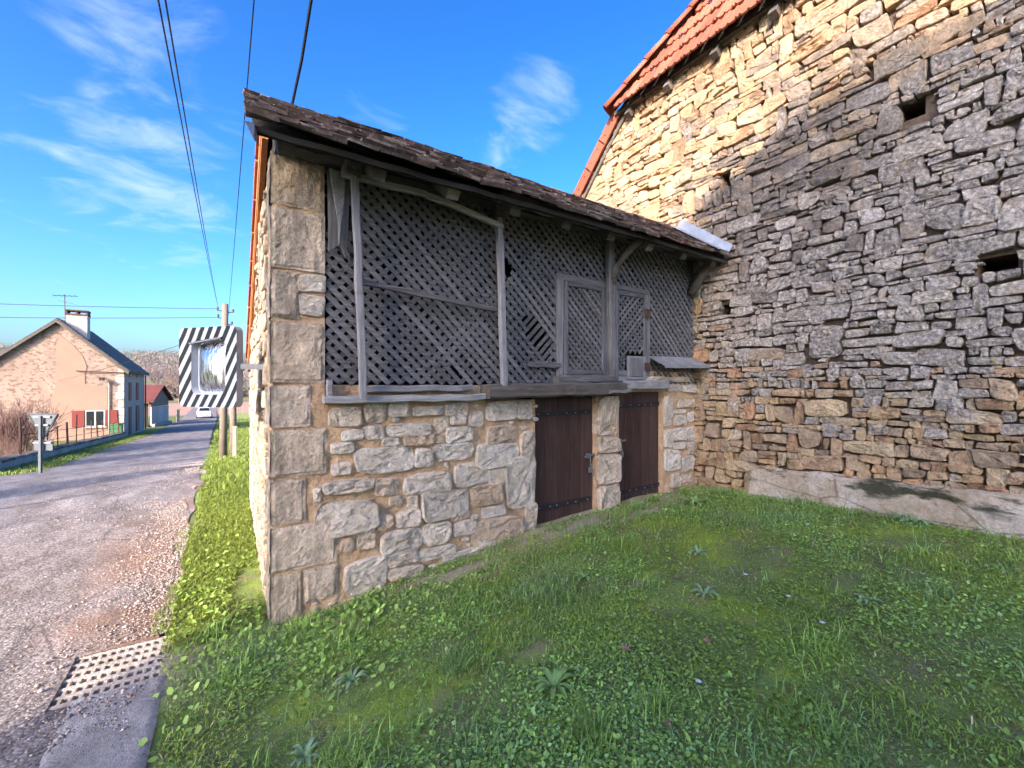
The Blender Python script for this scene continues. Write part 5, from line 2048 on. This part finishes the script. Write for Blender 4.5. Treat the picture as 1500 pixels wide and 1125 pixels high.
def bare_tree(x, y, h_, label, depth=5, group=None, mat='far_twig', minr=.02):
    z = gh(x, y)
    o = thing('bare_tree', label, 'tree', (x, y, z), 0, group)
    tr = MB()
    tr.tube([(x, y, z - .3), (x + .02 * h_, y, z + h_ * .28)], [h_ * .03, h_ * .022], 7, cap=False)
    tr.build('trunk', MAT[mat], o)
    cr = MB()
    for k in range(5):
        d = Vector((rng.uniform(-.8, .8), rng.uniform(-.8, .8), rng.uniform(.5, 1.2))).normalized()
        grow(cr, Vector((x + .02 * h_, y, z + h_ * rng.uniform(.2, .28))), d, h_ * .30, h_ * .015, depth - 1, .75, .2, minr)
    cr.build('crown', MAT[mat], o)
    return o


TREE_AT = [(-12.5, 145, 8.5, 'spreading bare tree on the green field edge left of the striped mirror'),
           (-18.6, 165, 8, 'smaller bare tree left of the spreading one behind the red roof'), (-24, 150, 6.5, 'bare tree rising over the red roof ridge'),
           (-6, 190, 8, 'bare tree at the far field beside the mirror edge'), (-34, 175, 8, 'bare tree beside the eave of the pink house'),
           (-29, 240, 16, 'tall thin bare tree in the middle distance, left of two'), (-24.5, 250, 16, 'tall thin bare tree in the middle distance, right of two')]
for (x, y, h_, lab) in TREE_AT:
    bare_tree(x, y, h_, lab, 5, 'bare trees in the fields', minr=.035)

# bare twiggy shrub in the garden
bs = thing('bare_shrub', 'large leafless twiggy shrub behind the garden wall', 'shrub', (-7.3, 21.6, gh(-7.3, 21.6)))
sm = MB()
for k in range(64):
    b = Vector((-7.35 + rng.gauss(0, .28), 21.6 + rng.gauss(0, .6), gh(-7.3, 21.6)))
    d = Vector((rng.gauss(0, .42), rng.gauss(0, .42), 1)).normalized()
    grow(sm, b, d, rng.uniform(.7, 1.1), .020, 3, .55, .1, .0075)
sm.build('stems', MAT['twig'], bs)
# hedge stubs and reeds in front of it
rd_ = MB()
for k in range(260):
    x, y = -6.95 + rng.gauss(0, .22), rng.uniform(16.0, 20.8)
    z = gh(x, y)
    rd_.tube([(x, y, z), (x + rng.gauss(0, .12), y + rng.gauss(0, .12), z + rng.uniform(.5, 1.15))], [.007, .003], 3, rng.random(), cap=False)
tag(rd_.build('dry_stems', MAT['twig'], None, kind='stuff'), 'dry straw coloured stems along the garden wall', 'dry stems')

# woods on the far hills: masses of fine twigs
nT = 5200
wx_ = nrs.uniform(-420, 330, nT)
wy_ = nrs.uniform(300, 960, nT)
keepm = (fbm2(wx_ / 60, wy_ / 60, 77) > np.interp(wy_, [300, 420, 560], [.60, .50, .28]))
wx_, wy_ = wx_[keepm], wy_[keepm]
wz_ = ground_h(wx_, wy_)
per = 44
N = len(wx_)
hgt = nrs.uniform(6, 13, N)
cx = np.repeat(wx_, per) + nrs.normal(0, 2.4, N * per)
cy = np.repeat(wy_, per) + nrs.normal(0, 2.4, N * per)
cz = np.repeat(wz_, per) + np.repeat(hgt, per) * nrs.beta(1.6, 1.3, N * per)
dirs = nrs.normal(0, 1, (N * per, 3)) * [1, 1, .6] + [0, 0, .8]
dirs /= np.linalg.norm(dirs, axis=1)[:, None]
side_ = np.cross(dirs, nrs.normal(0, 1, (N * per, 3)))
side_ /= np.linalg.norm(side_, axis=1)[:, None]
c0 = np.stack([cx, cy, cz], 1)
ll, ww = nrs.uniform(1.0, 2.6, (N * per, 1)), nrs.uniform(.10, .32, (N * per, 1))
vv = np.stack([c0 - side_ * ww, c0 + side_ * ww, c0 + dirs * ll], 1).reshape(-1, 3)
base_t = np.array([[.155, .13, .12], [.145, .125, .12], [.17, .145, .13], [.135, .13, .105]])  # distance haze put into the tints: lighter, more mauve
tt = base_t[nrs.randint(0, 4, N)] * nrs.uniform(.9, 1.1, (N, 1))
tint_ = np.repeat(np.repeat(tt, per, 0), 3, 0)
wo = raw_mesh('distant_wood', vv, np.arange(len(vv)).reshape(-1, 3), 3, MAT['pebble'], tint_, kind='stuff')
tag(wo, 'leafless woodland covering the far hills', 'wood')

# hedge line in the middle distance
nH = 900
hx = nrs.uniform(-90, 40, nH)
hy = np.where(nrs.rand(nH) < .5, 232 + hx * .12, 300 - hx * .1) + nrs.normal(0, 2, nH)
hz = ground_h(hx, hy)
per = 14
c0 = np.stack([np.repeat(hx, per) + nrs.normal(0, .9, nH * per), np.repeat(hy, per) + nrs.normal(0, .9, nH * per), np.repeat(hz, per) + nrs.uniform(0, 1, nH * per) * np.repeat(nrs.uniform(1.5, 5.5, nH), per)], 1)
dirs = nrs.normal(0, 1, (len(c0), 3)) + [0, 0, .8]
dirs /= np.linalg.norm(dirs, axis=1)[:, None]
side_ = np.cross(dirs, nrs.normal(0, 1, (len(c0), 3)))
side_ /= np.linalg.norm(side_, axis=1)[:, None]
vv = np.stack([c0 - side_ * .25, c0 + side_ * .25, c0 + dirs * 1.4], 1).reshape(-1, 3)
tint_ = np.repeat(np.repeat(base_t[nrs.randint(0, 4, nH)], per, 0), 3, 0)
hg = raw_mesh('far_hedges', vv, np.arange(len(vv)).reshape(-1, 3), 3, MAT['pebble'], tint_, kind='stuff')
tag(hg, 'straggling leafless hedges between the fields', 'hedge')

# fence posts by the field beyond the car
for k in range(7):
    x = -1.5 + k * .9
    y = 74 + k * 2.5
    o = MB().box(x - .06, x + .06, y - .06, y + .06, gh(x, y) - .2, gh(x, y) + 1.1, rng.random(), .01).build('field_post', MAT['stake'], None)
    tag(o, ('nearest', 'second', 'third', 'fourth', 'fifth', 'sixth', 'farthest')[k] + ' thin wooden post of the row along the field beyond the car', 'post', 'posts along the far field')

# ------------------------------------------------------------------ what stands outside the picture and throws its shade into it
nb = thing('neighbour_house', 'tall farmhouse across the road behind the viewer', 'house', (-9.5, -9.6, 0))
LV, RV, ZV = Vector((LX, LY, 0)), Vector((LY, -LX, 0)), Vector((0, 0, 1))
NU = -8.2                                    # its face towards the lane, across the light
ea, apx, s0n, sap, s1n = 7.65, 9.22, -.36, 3.65, 6.4


def nbp(u, s, z):
    return LV * u + RV * s + ZV * z


MB().prism([nbp(NU, s0n, -.3), nbp(NU, s0n, ea), nbp(NU, sap, apx - .05), nbp(NU, s1n, ea + .5), nbp(NU, s1n, -.3)], LV * -7).build('wall', MAT['house'], nb)
for (sa, sb, ez_) in ((s0n, sap, ea), (s1n, sap, ea + .5)):
    MB().prism([nbp(NU + .02, sa, ez_ - .02), nbp(NU + .02, sb, apx - .07), nbp(NU - 7.1, sb, apx - .07), nbp(NU - 7.1, sa, ez_ - .02)], (0, 0, .08)).build('roof_slope', MAT['slate'], nb)
for (s_, z) in ((1.0, 1.0), (3.0, 1.0), (5.0, 1.0), (1.0, 4.2), (3.0, 4.2), (5.0, 4.2)):
    q = MB().obox(nbp(NU + .03, s_, z + .75), LV * .03, RV * .5, ZV * .75).build('window', MAT['white'], nb)
    MB().obox(nbp(NU + .066, s_, z + .75), LV * .005, RV * .42, ZV * .67).build('pane', MAT['glass'], q)


def cypress(x, y, h_, r_, lab):
    z = gh(x, y)
    o = thing('cypress_tree', lab, 'tree', (x, y, z), 0, 'cypresses across the road')
    MB().tube([(x, y, z - .2), (x, y, z + h_ * .9)], [.12, .03], 6).build('trunk', MAT['pole'], o)
    mb = MB()
    for k in range(2600):
        t = rng.random() ** .8
        rr_ = r_ * (math.sin(math.pi * min(1, .12 + t * .88)) ** .6) * math.sqrt(rng.random())
        an = rng.uniform(0, 6.28)
        p = Vector((x + rr_ * math.cos(an), y + rr_ * math.sin(an), z + .25 + (h_ - .25) * t))
        d = Vector((math.cos(an) * .4, math.sin(an) * .4, 1)).normalized() * rng.uniform(.15, .32)
        s_ = Vector((-math.sin(an), math.cos(an), 0)) * rng.uniform(.08, .17)
        mb.add([p - s_, p + s_, p + d], [(0, 1, 2)])
    mb.build('crown', MAT['plant_dark'], o)


def up_sun(x, y, dist):
    return (x - LX * dist, y - LY * dist)


T_ = math.tan(R(SUN_EL))
for (tx, ty, dist, r_, lab) in ((-1.05, 7.75, 9.5, .62, 'nearest slim cypress across the road outside the view'), (-.2, 21.9, 13.5, 1.1, 'second cypress across the road'),
                                (-.2, 29.6, 14.5, 2.2, 'broadest cypress across the road')):
    x, y = up_sun(tx, ty, dist)
    cypress(x, y, dist * T_ + gh(tx, ty) - gh(x, y), r_, lab)
x, y = up_sun(-.5, 6.45, 9.0)
z = gh(x, y)
lp = MB().tube([(x, y, z - .3), (x, y, z + 9.0 * T_ + .1)], [.06, .04], 8).build('short_pole', MAT['pole'], None)
tag(lp, 'bare timber pole across the road, out of the view', 'pole')

# ------------------------------------------------------------------ gravel, grass, weeds
nP = 15000
py = nrs.beta(1.1, 2.2, nP) * 16 - .6
sel = nrs.rand(nP)
pxx = np.where(sel < .85, road_edge_r(py) - np.abs(nrs.normal(0, .22, nP)) + .03, road_edge_r(py) - nrs.uniform(0, 1.6, nP))
pxx += (fbm2(py * .9, py * 0 + 2, 63) - .5) * .35
dens = fbm2(pxx * 2.2, py * 1.4, 61)
ok = (dens > .38) & ~((pxx > -.96) & (pxx < -.48) & (py > -.25) & (py < .27)) & (pxx < road_edge_r(py) + .1)
pxx, py = pxx[ok], py[ok]
nP = len(py)
sz = nrs.lognormal(math.log(.0052), .40, nP).clip(.0022, .015)
octv = np.array([[1, 0, 0], [.4, .95, .1], [-.85, .5, 0], [-.6, -.8, .1], [.5, -.9, 0], [0.1, 0, .75], [0, .1, -.6]])
octf = np.array([[0, 1, 5], [1, 2, 5], [2, 3, 5], [3, 4, 5], [4, 0, 5], [1, 0, 6], [2, 1, 6], [3, 2, 6], [4, 3, 6], [0, 4, 6]])
an = nrs.uniform(0, 6.28, nP)
V = octv[None] * sz[:, None, None] * (1 + nrs.uniform(-.25, .25, (nP, 7, 3)))
ca, sa = np.cos(an)[:, None], np.sin(an)[:, None]
VX = V[..., 0] * ca - V[..., 1] * sa + pxx[:, None]
VY = V[..., 0] * sa + V[..., 1] * ca + py[:, None]
VZ = V[..., 2] + (ground_h(pxx, py) + .018 + sz * .25)[:, None]
vv = np.stack([VX, VY, VZ], -1).reshape(-1, 3)
ff = (octf[None] + (np.arange(nP) * 7)[:, None, None]).reshape(-1, 3)
pc = np.array([[.36, .30, .27], [.28, .23, .205], [.22, .185, .17], [.32, .23, .18], [.42, .37, .34]])[nrs.randint(0, 5, nP)]
gr = raw_mesh('gravel', vv, ff, 3, MAT['pebble'], np.repeat(pc, 7, 0), kind='stuff')
tag(gr, 'loose pale gravel along the road edge', 'gravel')


def blades(name, x, y, z, ln, wd, lean, tint, label):
    n = len(x)
    an = nrs.uniform(0, 2 * math.pi, n)
    fa = an + nrs.uniform(-.6, .6, n) + math.pi / 2
    dx, dy = np.cos(an), np.sin(an)
    sx_, sy_ = np.cos(fa) * wd, np.sin(fa) * wd
    b = np.stack([x, y, z], 1)
    sd = np.stack([sx_, sy_, np.zeros(n)], 1)
    m = b + np.stack([dx * lean * ln * .35, dy * lean * ln * .35, ln * .60], 1)
    tp = b + np.stack([dx * lean * ln, dy * lean * ln, ln * np.sqrt(np.clip(1 - (lean * .8) ** 2, .05, 1))], 1)
    v = np.stack([b - sd, b + sd, m + sd * .75, m - sd * .75, tp], 1).reshape(-1, 3)
    f = np.array([[0, 1, 2], [0, 2, 3], [3, 2, 4]])[None] + (np.arange(n) * 5)[:, None, None]
    sh = np.array([.85, .85, 1.0, 1.0, 1.1])  # shading put into the tint: darker roots, lighter tips
    t = (tint[:, None, :] * sh[None, :, None]).reshape(-1, 3)
    o = raw_mesh(name, v, f.reshape(-1, 3), 3, MAT['grass'], t, kind='stuff')
    return tag(o, label, 'grass')


def bare_mask(x, y):
    """0 where the soil shows: worn patches along the shed and a few spots"""
    m = np.ones_like(x)
    for (cx_, cy_, rx, ry_) in ((1.25, -.22, .24, .09), (2.45, -.26, .42, .13), (.85, -.12, .2, .06), (3.0, -.38, .32, .08), (2.0, -1.25, .16, .07), (1.1, -1.3, .13, .06), (2.75, -2.05, .2, .08), (1.7, -2.15, .12, .05), (.55, -1.25, .16, .06), (3.5, -.95, .2, .07), (3.75, -2.75, .32, .25), (2.9, -1.6, .2, .12), (-.10, .75, .12, .5), (1.9, -.08, .3, .04)):
        d = ((x - cx_) / rx) ** 2 + ((y - cy_) / ry_) ** 2 + (fbm2(x * 9, y * 9, 4) - .5) * 1.4
        m = np.minimum(m, np.clip(d - .35, 0, 1))
    return m


G_DARK, G_MID, G_YEL, G_DRY, G_BLUE = (np.array(c) for c in ((.20, .29, .060), (.29, .43, .085), (.44, .49, .045), (.60, .50, .28), (.26, .41, .135)))


def lawn_tint(x, y, s=0):
    a = fbm2(x * 1.5, y * 1.5, 91 + s)[:, None]
    b = fbm2(x * 2.6, y * 2.6, 97 + s)[:, None]
    t = G_DARK * (1 - a) + G_MID * a
    t = t + (G_BLUE - t) * np.clip((b - .48) * 4, 0, .7)
    yl = np.clip((fbm2(x * 1.1 + 4, y * 1.1, 33)[:, None] - .50) * 6, 0, .85)
    t = t + (G_YEL - t) * yl * .7
    dry = (nrs.rand(len(x)) < .06)[:, None]
    t = np.where(dry, G_DRY * nrs.uniform(.6, 1.1, (len(x), 1)), t)
    return t * nrs.uniform(.55, 1.5, (len(x), 1))


def scatter_lawn(n, near=1.6):
    x = nrs.uniform(-.60, 4.40, n)
    y = nrs.uniform(-3.9, .04, n)
    d = np.hypot(x + .198, y + 3.08)
    keep = nrs.rand(n) < np.clip(near / np.maximum(d, .5), .35, 1)
    keep &= (y < -.015) | (x < -.03)
    keep &= ~((x < -.46) & (y < -.2) & (y > -2.7) & (nrs.rand(n) < .93))
    keep &= ~((x < -.5) & (nrs.rand(n) < .6))
    keep &= ~((x < -.535) & (y > -.23) & (y < .27))
    keep &= nrs.rand(n) < bare_mask(x, y)
    keep &= ~((x > BXW - .05) & (y < -.6))
    x, y = x[keep], y[keep]
    return x, y, ground_h(x, y) + lawn_bump(x, y) + .003


x, y, z = scatter_lawn(190000)
yl = np.clip((fbm2(x * 1.1 + 4, y * 1.1, 33) - .50) * 6, 0, 1)
tall = np.clip((fbm2(x * 2.0, y * 2.0, 55) - .38) * 3.2, .12, 1)
ln = nrs.uniform(.016, .050, len(x)) * (.45 + .85 * tall) * (1 - .55 * yl)
blades('grass', x, y, z, ln, nrs.uniform(.0014, .0034, len(x)), nrs.uniform(.75, 1.25, len(x)), lawn_tint(x, y), 'short mixed green grass covering the lawn before the shed')

# longer tufts
tx_, ty_, tz_, tl, tt = [], [], [], [], []
TUFTS = [(.62, -1.62), (.95, -1.85), (.22, -1.35), (1.6, -2.35), (1.25, -1.95), (2.0, -2.2), (.05, -.95), (-.05, -.25), (.12, -.22), (-.2, -.45), (.35, -.5), (3.1, -.25), (2.75, -.35), (3.4, -.18),
         (3.9, -.2), (4.1, -.5), (3.3, -.75), (2.2, -.9), (1.5, -.95), (.75, -1.1), (3.6, -1.2), (2.9, -2.4), (-.3, .05), (-.18, -.1), (4.25, -1.2), (4.27, -1.9), (.5, -2.0), (.1, -2.0), (-.3, -1.2)]
for k in range(34):
    TUFTS.append((rng.uniform(4.10, 4.25), rng.uniform(-3.2, -.1)) if k % 2 else (rng.uniform(.1, 2.0), rng.uniform(-.12, -.03)))
for k in range(120):
    TUFTS.append((rng.uniform(-.4, 4.3), rng.uniform(-3.0, -.08)))
for i, (a, b) in enumerate(TUFTS):
    n = rng.randint(50, 120) if i < 29 else rng.randint(14, 50)
    r_ = rng.uniform(.03, .09)
    xs, ys = a + nrs.normal(0, r_, n), b + nrs.normal(0, r_, n)
    okk = (ys < -.02) | (xs < -.03)
    xs, ys = xs[okk], ys[okk]
    tx_.append(xs)
    ty_.append(ys)
    tl.append(nrs.uniform(.05, .14, len(xs)) * (1 if i < 29 else .65))
    base = (G_MID if rng.random() < .5 else G_BLUE) * rng.uniform(.7, 1.15)
    tt.append(base[None] * nrs.uniform(.75, 1.35, (len(xs), 1)))
x, y = np.concatenate(tx_), np.concatenate(ty_)
blades('long_grass', x, y, ground_h(x, y) + lawn_bump(x, y), np.concatenate(tl), nrs.uniform(.0014, .0030, len(x)), nrs.uniform(.4, 1.2, len(x)), np.concatenate(tt), 'longer grass tufts scattered over the lawn')

# verge grass up the road side and strips beyond
n = 90000
x = nrs.uniform(-.95, .02, n)
y = .02 + nrs.beta(1, 2.6, n) * 21
keepg = (x > road_edge_r(y) + .06 + (fbm2(y * 2.3, x, 71) - .5) * .22) & ~((x < -.54) & (y < .27)) & ~((x > -.02) & (y < DEPTH + .1)) & (nrs.rand(n) < bare_mask(x, y)) & ((fbm2(x * 5, y * 3, 72) > .36) | (x > -.42))
x, y = x[keepg], y[keepg]
vt = (G_YEL * .20 + G_MID * .30)[None] * nrs.uniform(.65, 1.4, (len(x), 1))
blades('verge_grass', x, y, ground_h(x, y) + lawn_bump(x, y) + .002, nrs.uniform(.018, .06, len(x)), nrs.uniform(.001, .0022, len(x)) * (1 + y * .12), nrs.uniform(.2, .95, len(x)), vt, 'sunlit grass on the bank between road and shed')
n = 26000
x = nrs.uniform(-7.5, -5.1, n)
y = nrs.uniform(8, 40, n)
keepg = (x < road_edge_l(y) - .05 + nrs.normal(0, .06, n)) & ~((x > -6.85) & (x < -6.38) & (y > 15))
x, y = x[keepg], y[keepg]
blades('roadside_blades', x, y, ground_h(x, y), nrs.uniform(.05, .13, len(x)), nrs.uniform(.006, .012, len(x)), nrs.uniform(.2, .9, len(x)), lawn_tint(x, y) * .5, 'rough grass along the foot of the garden wall')
n = 24000
x = nrs.uniform(-1.6, 4, n)
y = 4 + nrs.beta(1, 1.8, n) * 60
keepg = x > road_edge_r(y) + .1
x, y = x[keepg], y[keepg]
blades('bank_blades', x, y, ground_h(x, y), nrs.uniform(.05, .14, len(x)), nrs.uniform(.004, .014, len(x)) * (1 + y * .02), nrs.uniform(.2, .9, len(x)), (G_YEL * .20 + G_MID * .27)[None] * nrs.uniform(.65, 1.35, (len(x), 1)), 'grass round the utility pole and post')


def leaves(name, x, y, z, size, tint, tilt, label, cat='ground cover'):
    """small round leaves: five-sided cupped faces on the sward"""
    n = len(x)
    an = nrs.uniform(0, 6.28, n)
    tl = nrs.uniform(0, tilt, n)
    ta = nrs.uniform(0, 6.28, n)
    k = 6
    ang = np.arange(k) / k * 2 * math.pi
    ox = np.cos(ang)[None] * size[:, None] * np.where(np.arange(k) == 0, 1.35, 1)[None]
    oy = np.sin(ang)[None] * size[:, None] * .85
    rx = ox * np.cos(an)[:, None] - oy * np.sin(an)[:, None]
    ry_ = ox * np.sin(an)[:, None] + oy * np.cos(an)[:, None]
    rz = (rx * np.cos(ta)[:, None] + ry_ * np.sin(ta)[:, None]) * np.tan(tl)[:, None]
    ring = np.stack([rx + x[:, None], ry_ + y[:, None], rz + z[:, None]], -1)
    cen = np.stack([x, y, z - size * .22], -1)[:, None, :]
    v = np.concatenate([ring, cen], 1).reshape(-1, 3)
    f = np.array([[i, (i + 1) % k, k] for i in range(k)])[None] + (np.arange(n) * (k + 1))[:, None, None]
    o = raw_mesh(name, v, f.reshape(-1, 3), 3, MAT['leafy'], np.repeat(tint, k + 1, 0), kind='stuff', smooth=True)
    return tag(o, label, cat)


x, y, z = scatter_lawn(230000)
cl = fbm2(x * 1.9 + 7, y * 1.9, 44)
kk = nrs.rand(len(x)) < np.clip((cl - .30) * 3.0, .12, 1)
x, y, z = x[kk], y[kk], z[kk]
tint = np.where((nrs.rand(len(x)) < .4)[:, None], G_BLUE * 1.05, G_MID * 1.05)
yl = np.clip((fbm2(x * 1.1 + 4, y * 1.1, 33) - .47) * 6, 0, 1)[:, None]
tint = tint + (np.array([.15, .21, .03]) - tint) * yl * .6
leaves('clover', x, y, z + nrs.uniform(.006, .030, len(x)), nrs.lognormal(math.log(.0054), .36, len(x)).clip(.0028, .0100), tint * nrs.uniform(.6, 1.55, (len(x), 1)), .65, 'low clover and small leaved weeds in the lawn')
# coarse leaves by the corner
n = 2000
x = np.concatenate([nrs.normal(.35, .35, n // 2), nrs.normal(-.22, .16, n // 2)])
y = np.concatenate([nrs.normal(-.35, .25, n // 2), nrs.normal(.55, .6, n // 2)])
kk = ((y < -.03) | (x < -.03)) & (x > -.55) & ~((x < -.54) & (y > -.23) & (y < .27)) & (nrs.rand(n) < bare_mask(x, y))
x, y = x[kk], y[kk]
leaves('dock_leaves', x, y, ground_h(x, y) + lawn_bump(x, y) + nrs.uniform(.01, .055, len(x)), nrs.uniform(.006, .016, len(x)), G_MID[None] * nrs.uniform(.6, 1.4, (len(x), 1)), 1.0, 'broad leaved weeds round the foot of the shed corner')
x = nrs.uniform(-.55, 0, 9000)
y = nrs.uniform(.05, 5, 9000)
kk = (x > road_edge_r(y) + .1) & (x < -.02) & ~((x < -.54) & (y < .27)) & (nrs.rand(9000) < bare_mask(x, y))
x, y = x[kk], y[kk]
leaves('verge_weeds', x, y, ground_h(x, y) + lawn_bump(x, y) + nrs.uniform(.005, .035, len(x)), nrs.uniform(.005, .014, len(x)), (G_YEL * .20 + G_MID * .27)[None] * nrs.uniform(.7, 1.4, (len(x), 1)), .9, 'small leaved weeds on the bank beside the road')


# rosettes of long leaves: one thing each
def rosette(x, y, n, ln, label, c):
    z = gh(x, y) + float(lawn_bump(x, y))
    o = thing('weed_rosette', label, 'weed', (x, y, z), 0, 'leaf rosettes in the lawn')
    for k in range(n):
        an = 2 * math.pi * k / n + rng.uniform(-.25, .25)
        L_ = ln * rng.uniform(.7, 1.15)
        w = L_ * rng.uniform(.10, .15)
        d, s_ = Vector((math.cos(an), math.sin(an), 0)), Vector((-math.sin(an), math.cos(an), 0))
        rise = rng.uniform(.25, .6)
        vs_, fs = [], []
        for (t, ww_) in ((0, .25), (.3, .7), (.6, 1.0), (.85, .7), (1, .05)):
            p = Vector((x, y, z + .008)) + d * L_ * t + Vector((0, 0, L_ * rise * math.sin(t * 2.6) * .8))
            vs_ += [p - s_ * w * ww_ + Vector((0, 0, w * .35 * ww_)), p, p + s_ * w * ww_ + Vector((0, 0, w * .35 * ww_))]
        for q in range(4):
            fs += [(q * 3, q * 3 + 1, q * 3 + 4, q * 3 + 3), (q * 3 + 1, q * 3 + 2, q * 3 + 5, q * 3 + 4)]
        MB().add(vs_, fs, rng.random()).build('leaf', c, o, smooth=True)


ROS_M = [simple('rosette_leaf', (.20, .31, .085), .5, .25, 30, .1, .001), simple('rosette_leaf_grey', (.22, .32, .15), .5, .25, 30, .1, .001)]
ROS = [(1.02, -1.55, 13, .11, 'leaf rosette in the middle of the near lawn, below the plain wall'), (2.06, -1.62, 10, .085, 'grey green rosette right of the centre of the lawn'),
       (3.63, -.50, 11, .16, 'large spreading rosette near the barn corner'), (.30, -.85, 9, .08, 'small rosette below the shed corner'), (1.75, -.95, 9, .07, 'small rosette in the lawn before the left door'),
       (2.55, -1.25, 9, .08, 'small rosette in the open lawn before the right door'), (3.3, -1.55, 10, .08, 'small rosette in the lawn before the cement skirt'), (4.2, -2.0, 10, .13, 'upright rosette against the cement skirt'),
       (.75, -2.1, 9, .08, 'small rosette at the bottom edge of the lawn'), (2.6, -2.2, 9, .08, 'small rosette at the lower right of the lawn'), (1.5, -.5, 9, .07, 'small rosette close to the shed wall'), (.05, -1.15, 9, .08, 'small rosette near the concrete strip')]
for i, (x, y, n, ln, lab) in enumerate(ROS):
    rosette(x, y, n, ln, lab, ROS_M[i % 2])


def dry_leaf(x, y, s_, lab):
    z = gh(x, y) + float(lawn_bump(x, y)) + .028
    an = rng.uniform(0, 6.28)
    mb = MB()
    vs_ = [(x, y, z + s_ * .15)]
    n = 11
    for k in range(n):
        a = an + 2 * math.pi * k / n
        r_ = s_ * (1.0 if k % 2 else .62) * rng.uniform(.8, 1.2)
        vs_.append((x + r_ * math.cos(a), y + r_ * .7 * math.sin(a), z + rng.uniform(-.1, .5) * s_))
    mb.add(vs_, [(0, 1 + k, 1 + (k + 1) % n) for k in range(n)], rng.random())
    o = mb.build('dead_leaf', MAT['dryleaf'], None)
    tag(o, lab, 'leaf', 'dead leaves on the lawn')


for (x, y, s_, lab) in ((1.42, -1.62, .032, 'curled dead leaf in the centre of the lawn'), (2.1, -1.42, .028, 'brown dead leaf right of the centre of the lawn'), (1.55, -.72, .025, 'dead leaf below the plain wall stones'),
                        (1.72, -1.86, .03, 'pinkish dead leaf at the lower middle of the lawn'), (.42, -2.05, .03, 'dead leaf at the bottom edge of the lawn'), (2.35, -1.2, .026, 'dead leaf among clover before the right door'),
                        (1.2, -2.02, .026, 'small dead leaf low in the lawn'), (2.7, -1.75, .03, 'dark dead leaf at the right of the lawn')):
    dry_leaf(x, y, s_, lab)
for (x, y, lab) in ((2.35, -1.93, 'white daisy at the right of the near lawn'), (2.42, -1.66, 'white daisy in the middle right of the lawn'), (1.46, -1.98, 'white daisy low in the middle of the lawn'), (3.62, -1.5, 'white daisy near the cement skirt'),
                    (2.2, -2.15, 'white daisy beside a dead stalk at lower right')):
    z = gh(x, y) + float(lawn_bump(x, y)) + .03
    mb = MB()
    for k in range(9):
        a = 2 * math.pi * k / 9
        mb.add([(x, y, z), (x + .011 * math.cos(a - .25), y + .011 * math.sin(a - .25), z + .003), (x + .013 * math.cos(a), y + .013 * math.sin(a), z + .004), (x + .011 * math.cos(a + .25), y + .011 * math.sin(a + .25), z + .003)], [(0, 1, 2, 3)])
    o = mb.build('daisy', MAT['petal'], None)
    tag(o, lab, 'flower', 'daisies in the lawn')
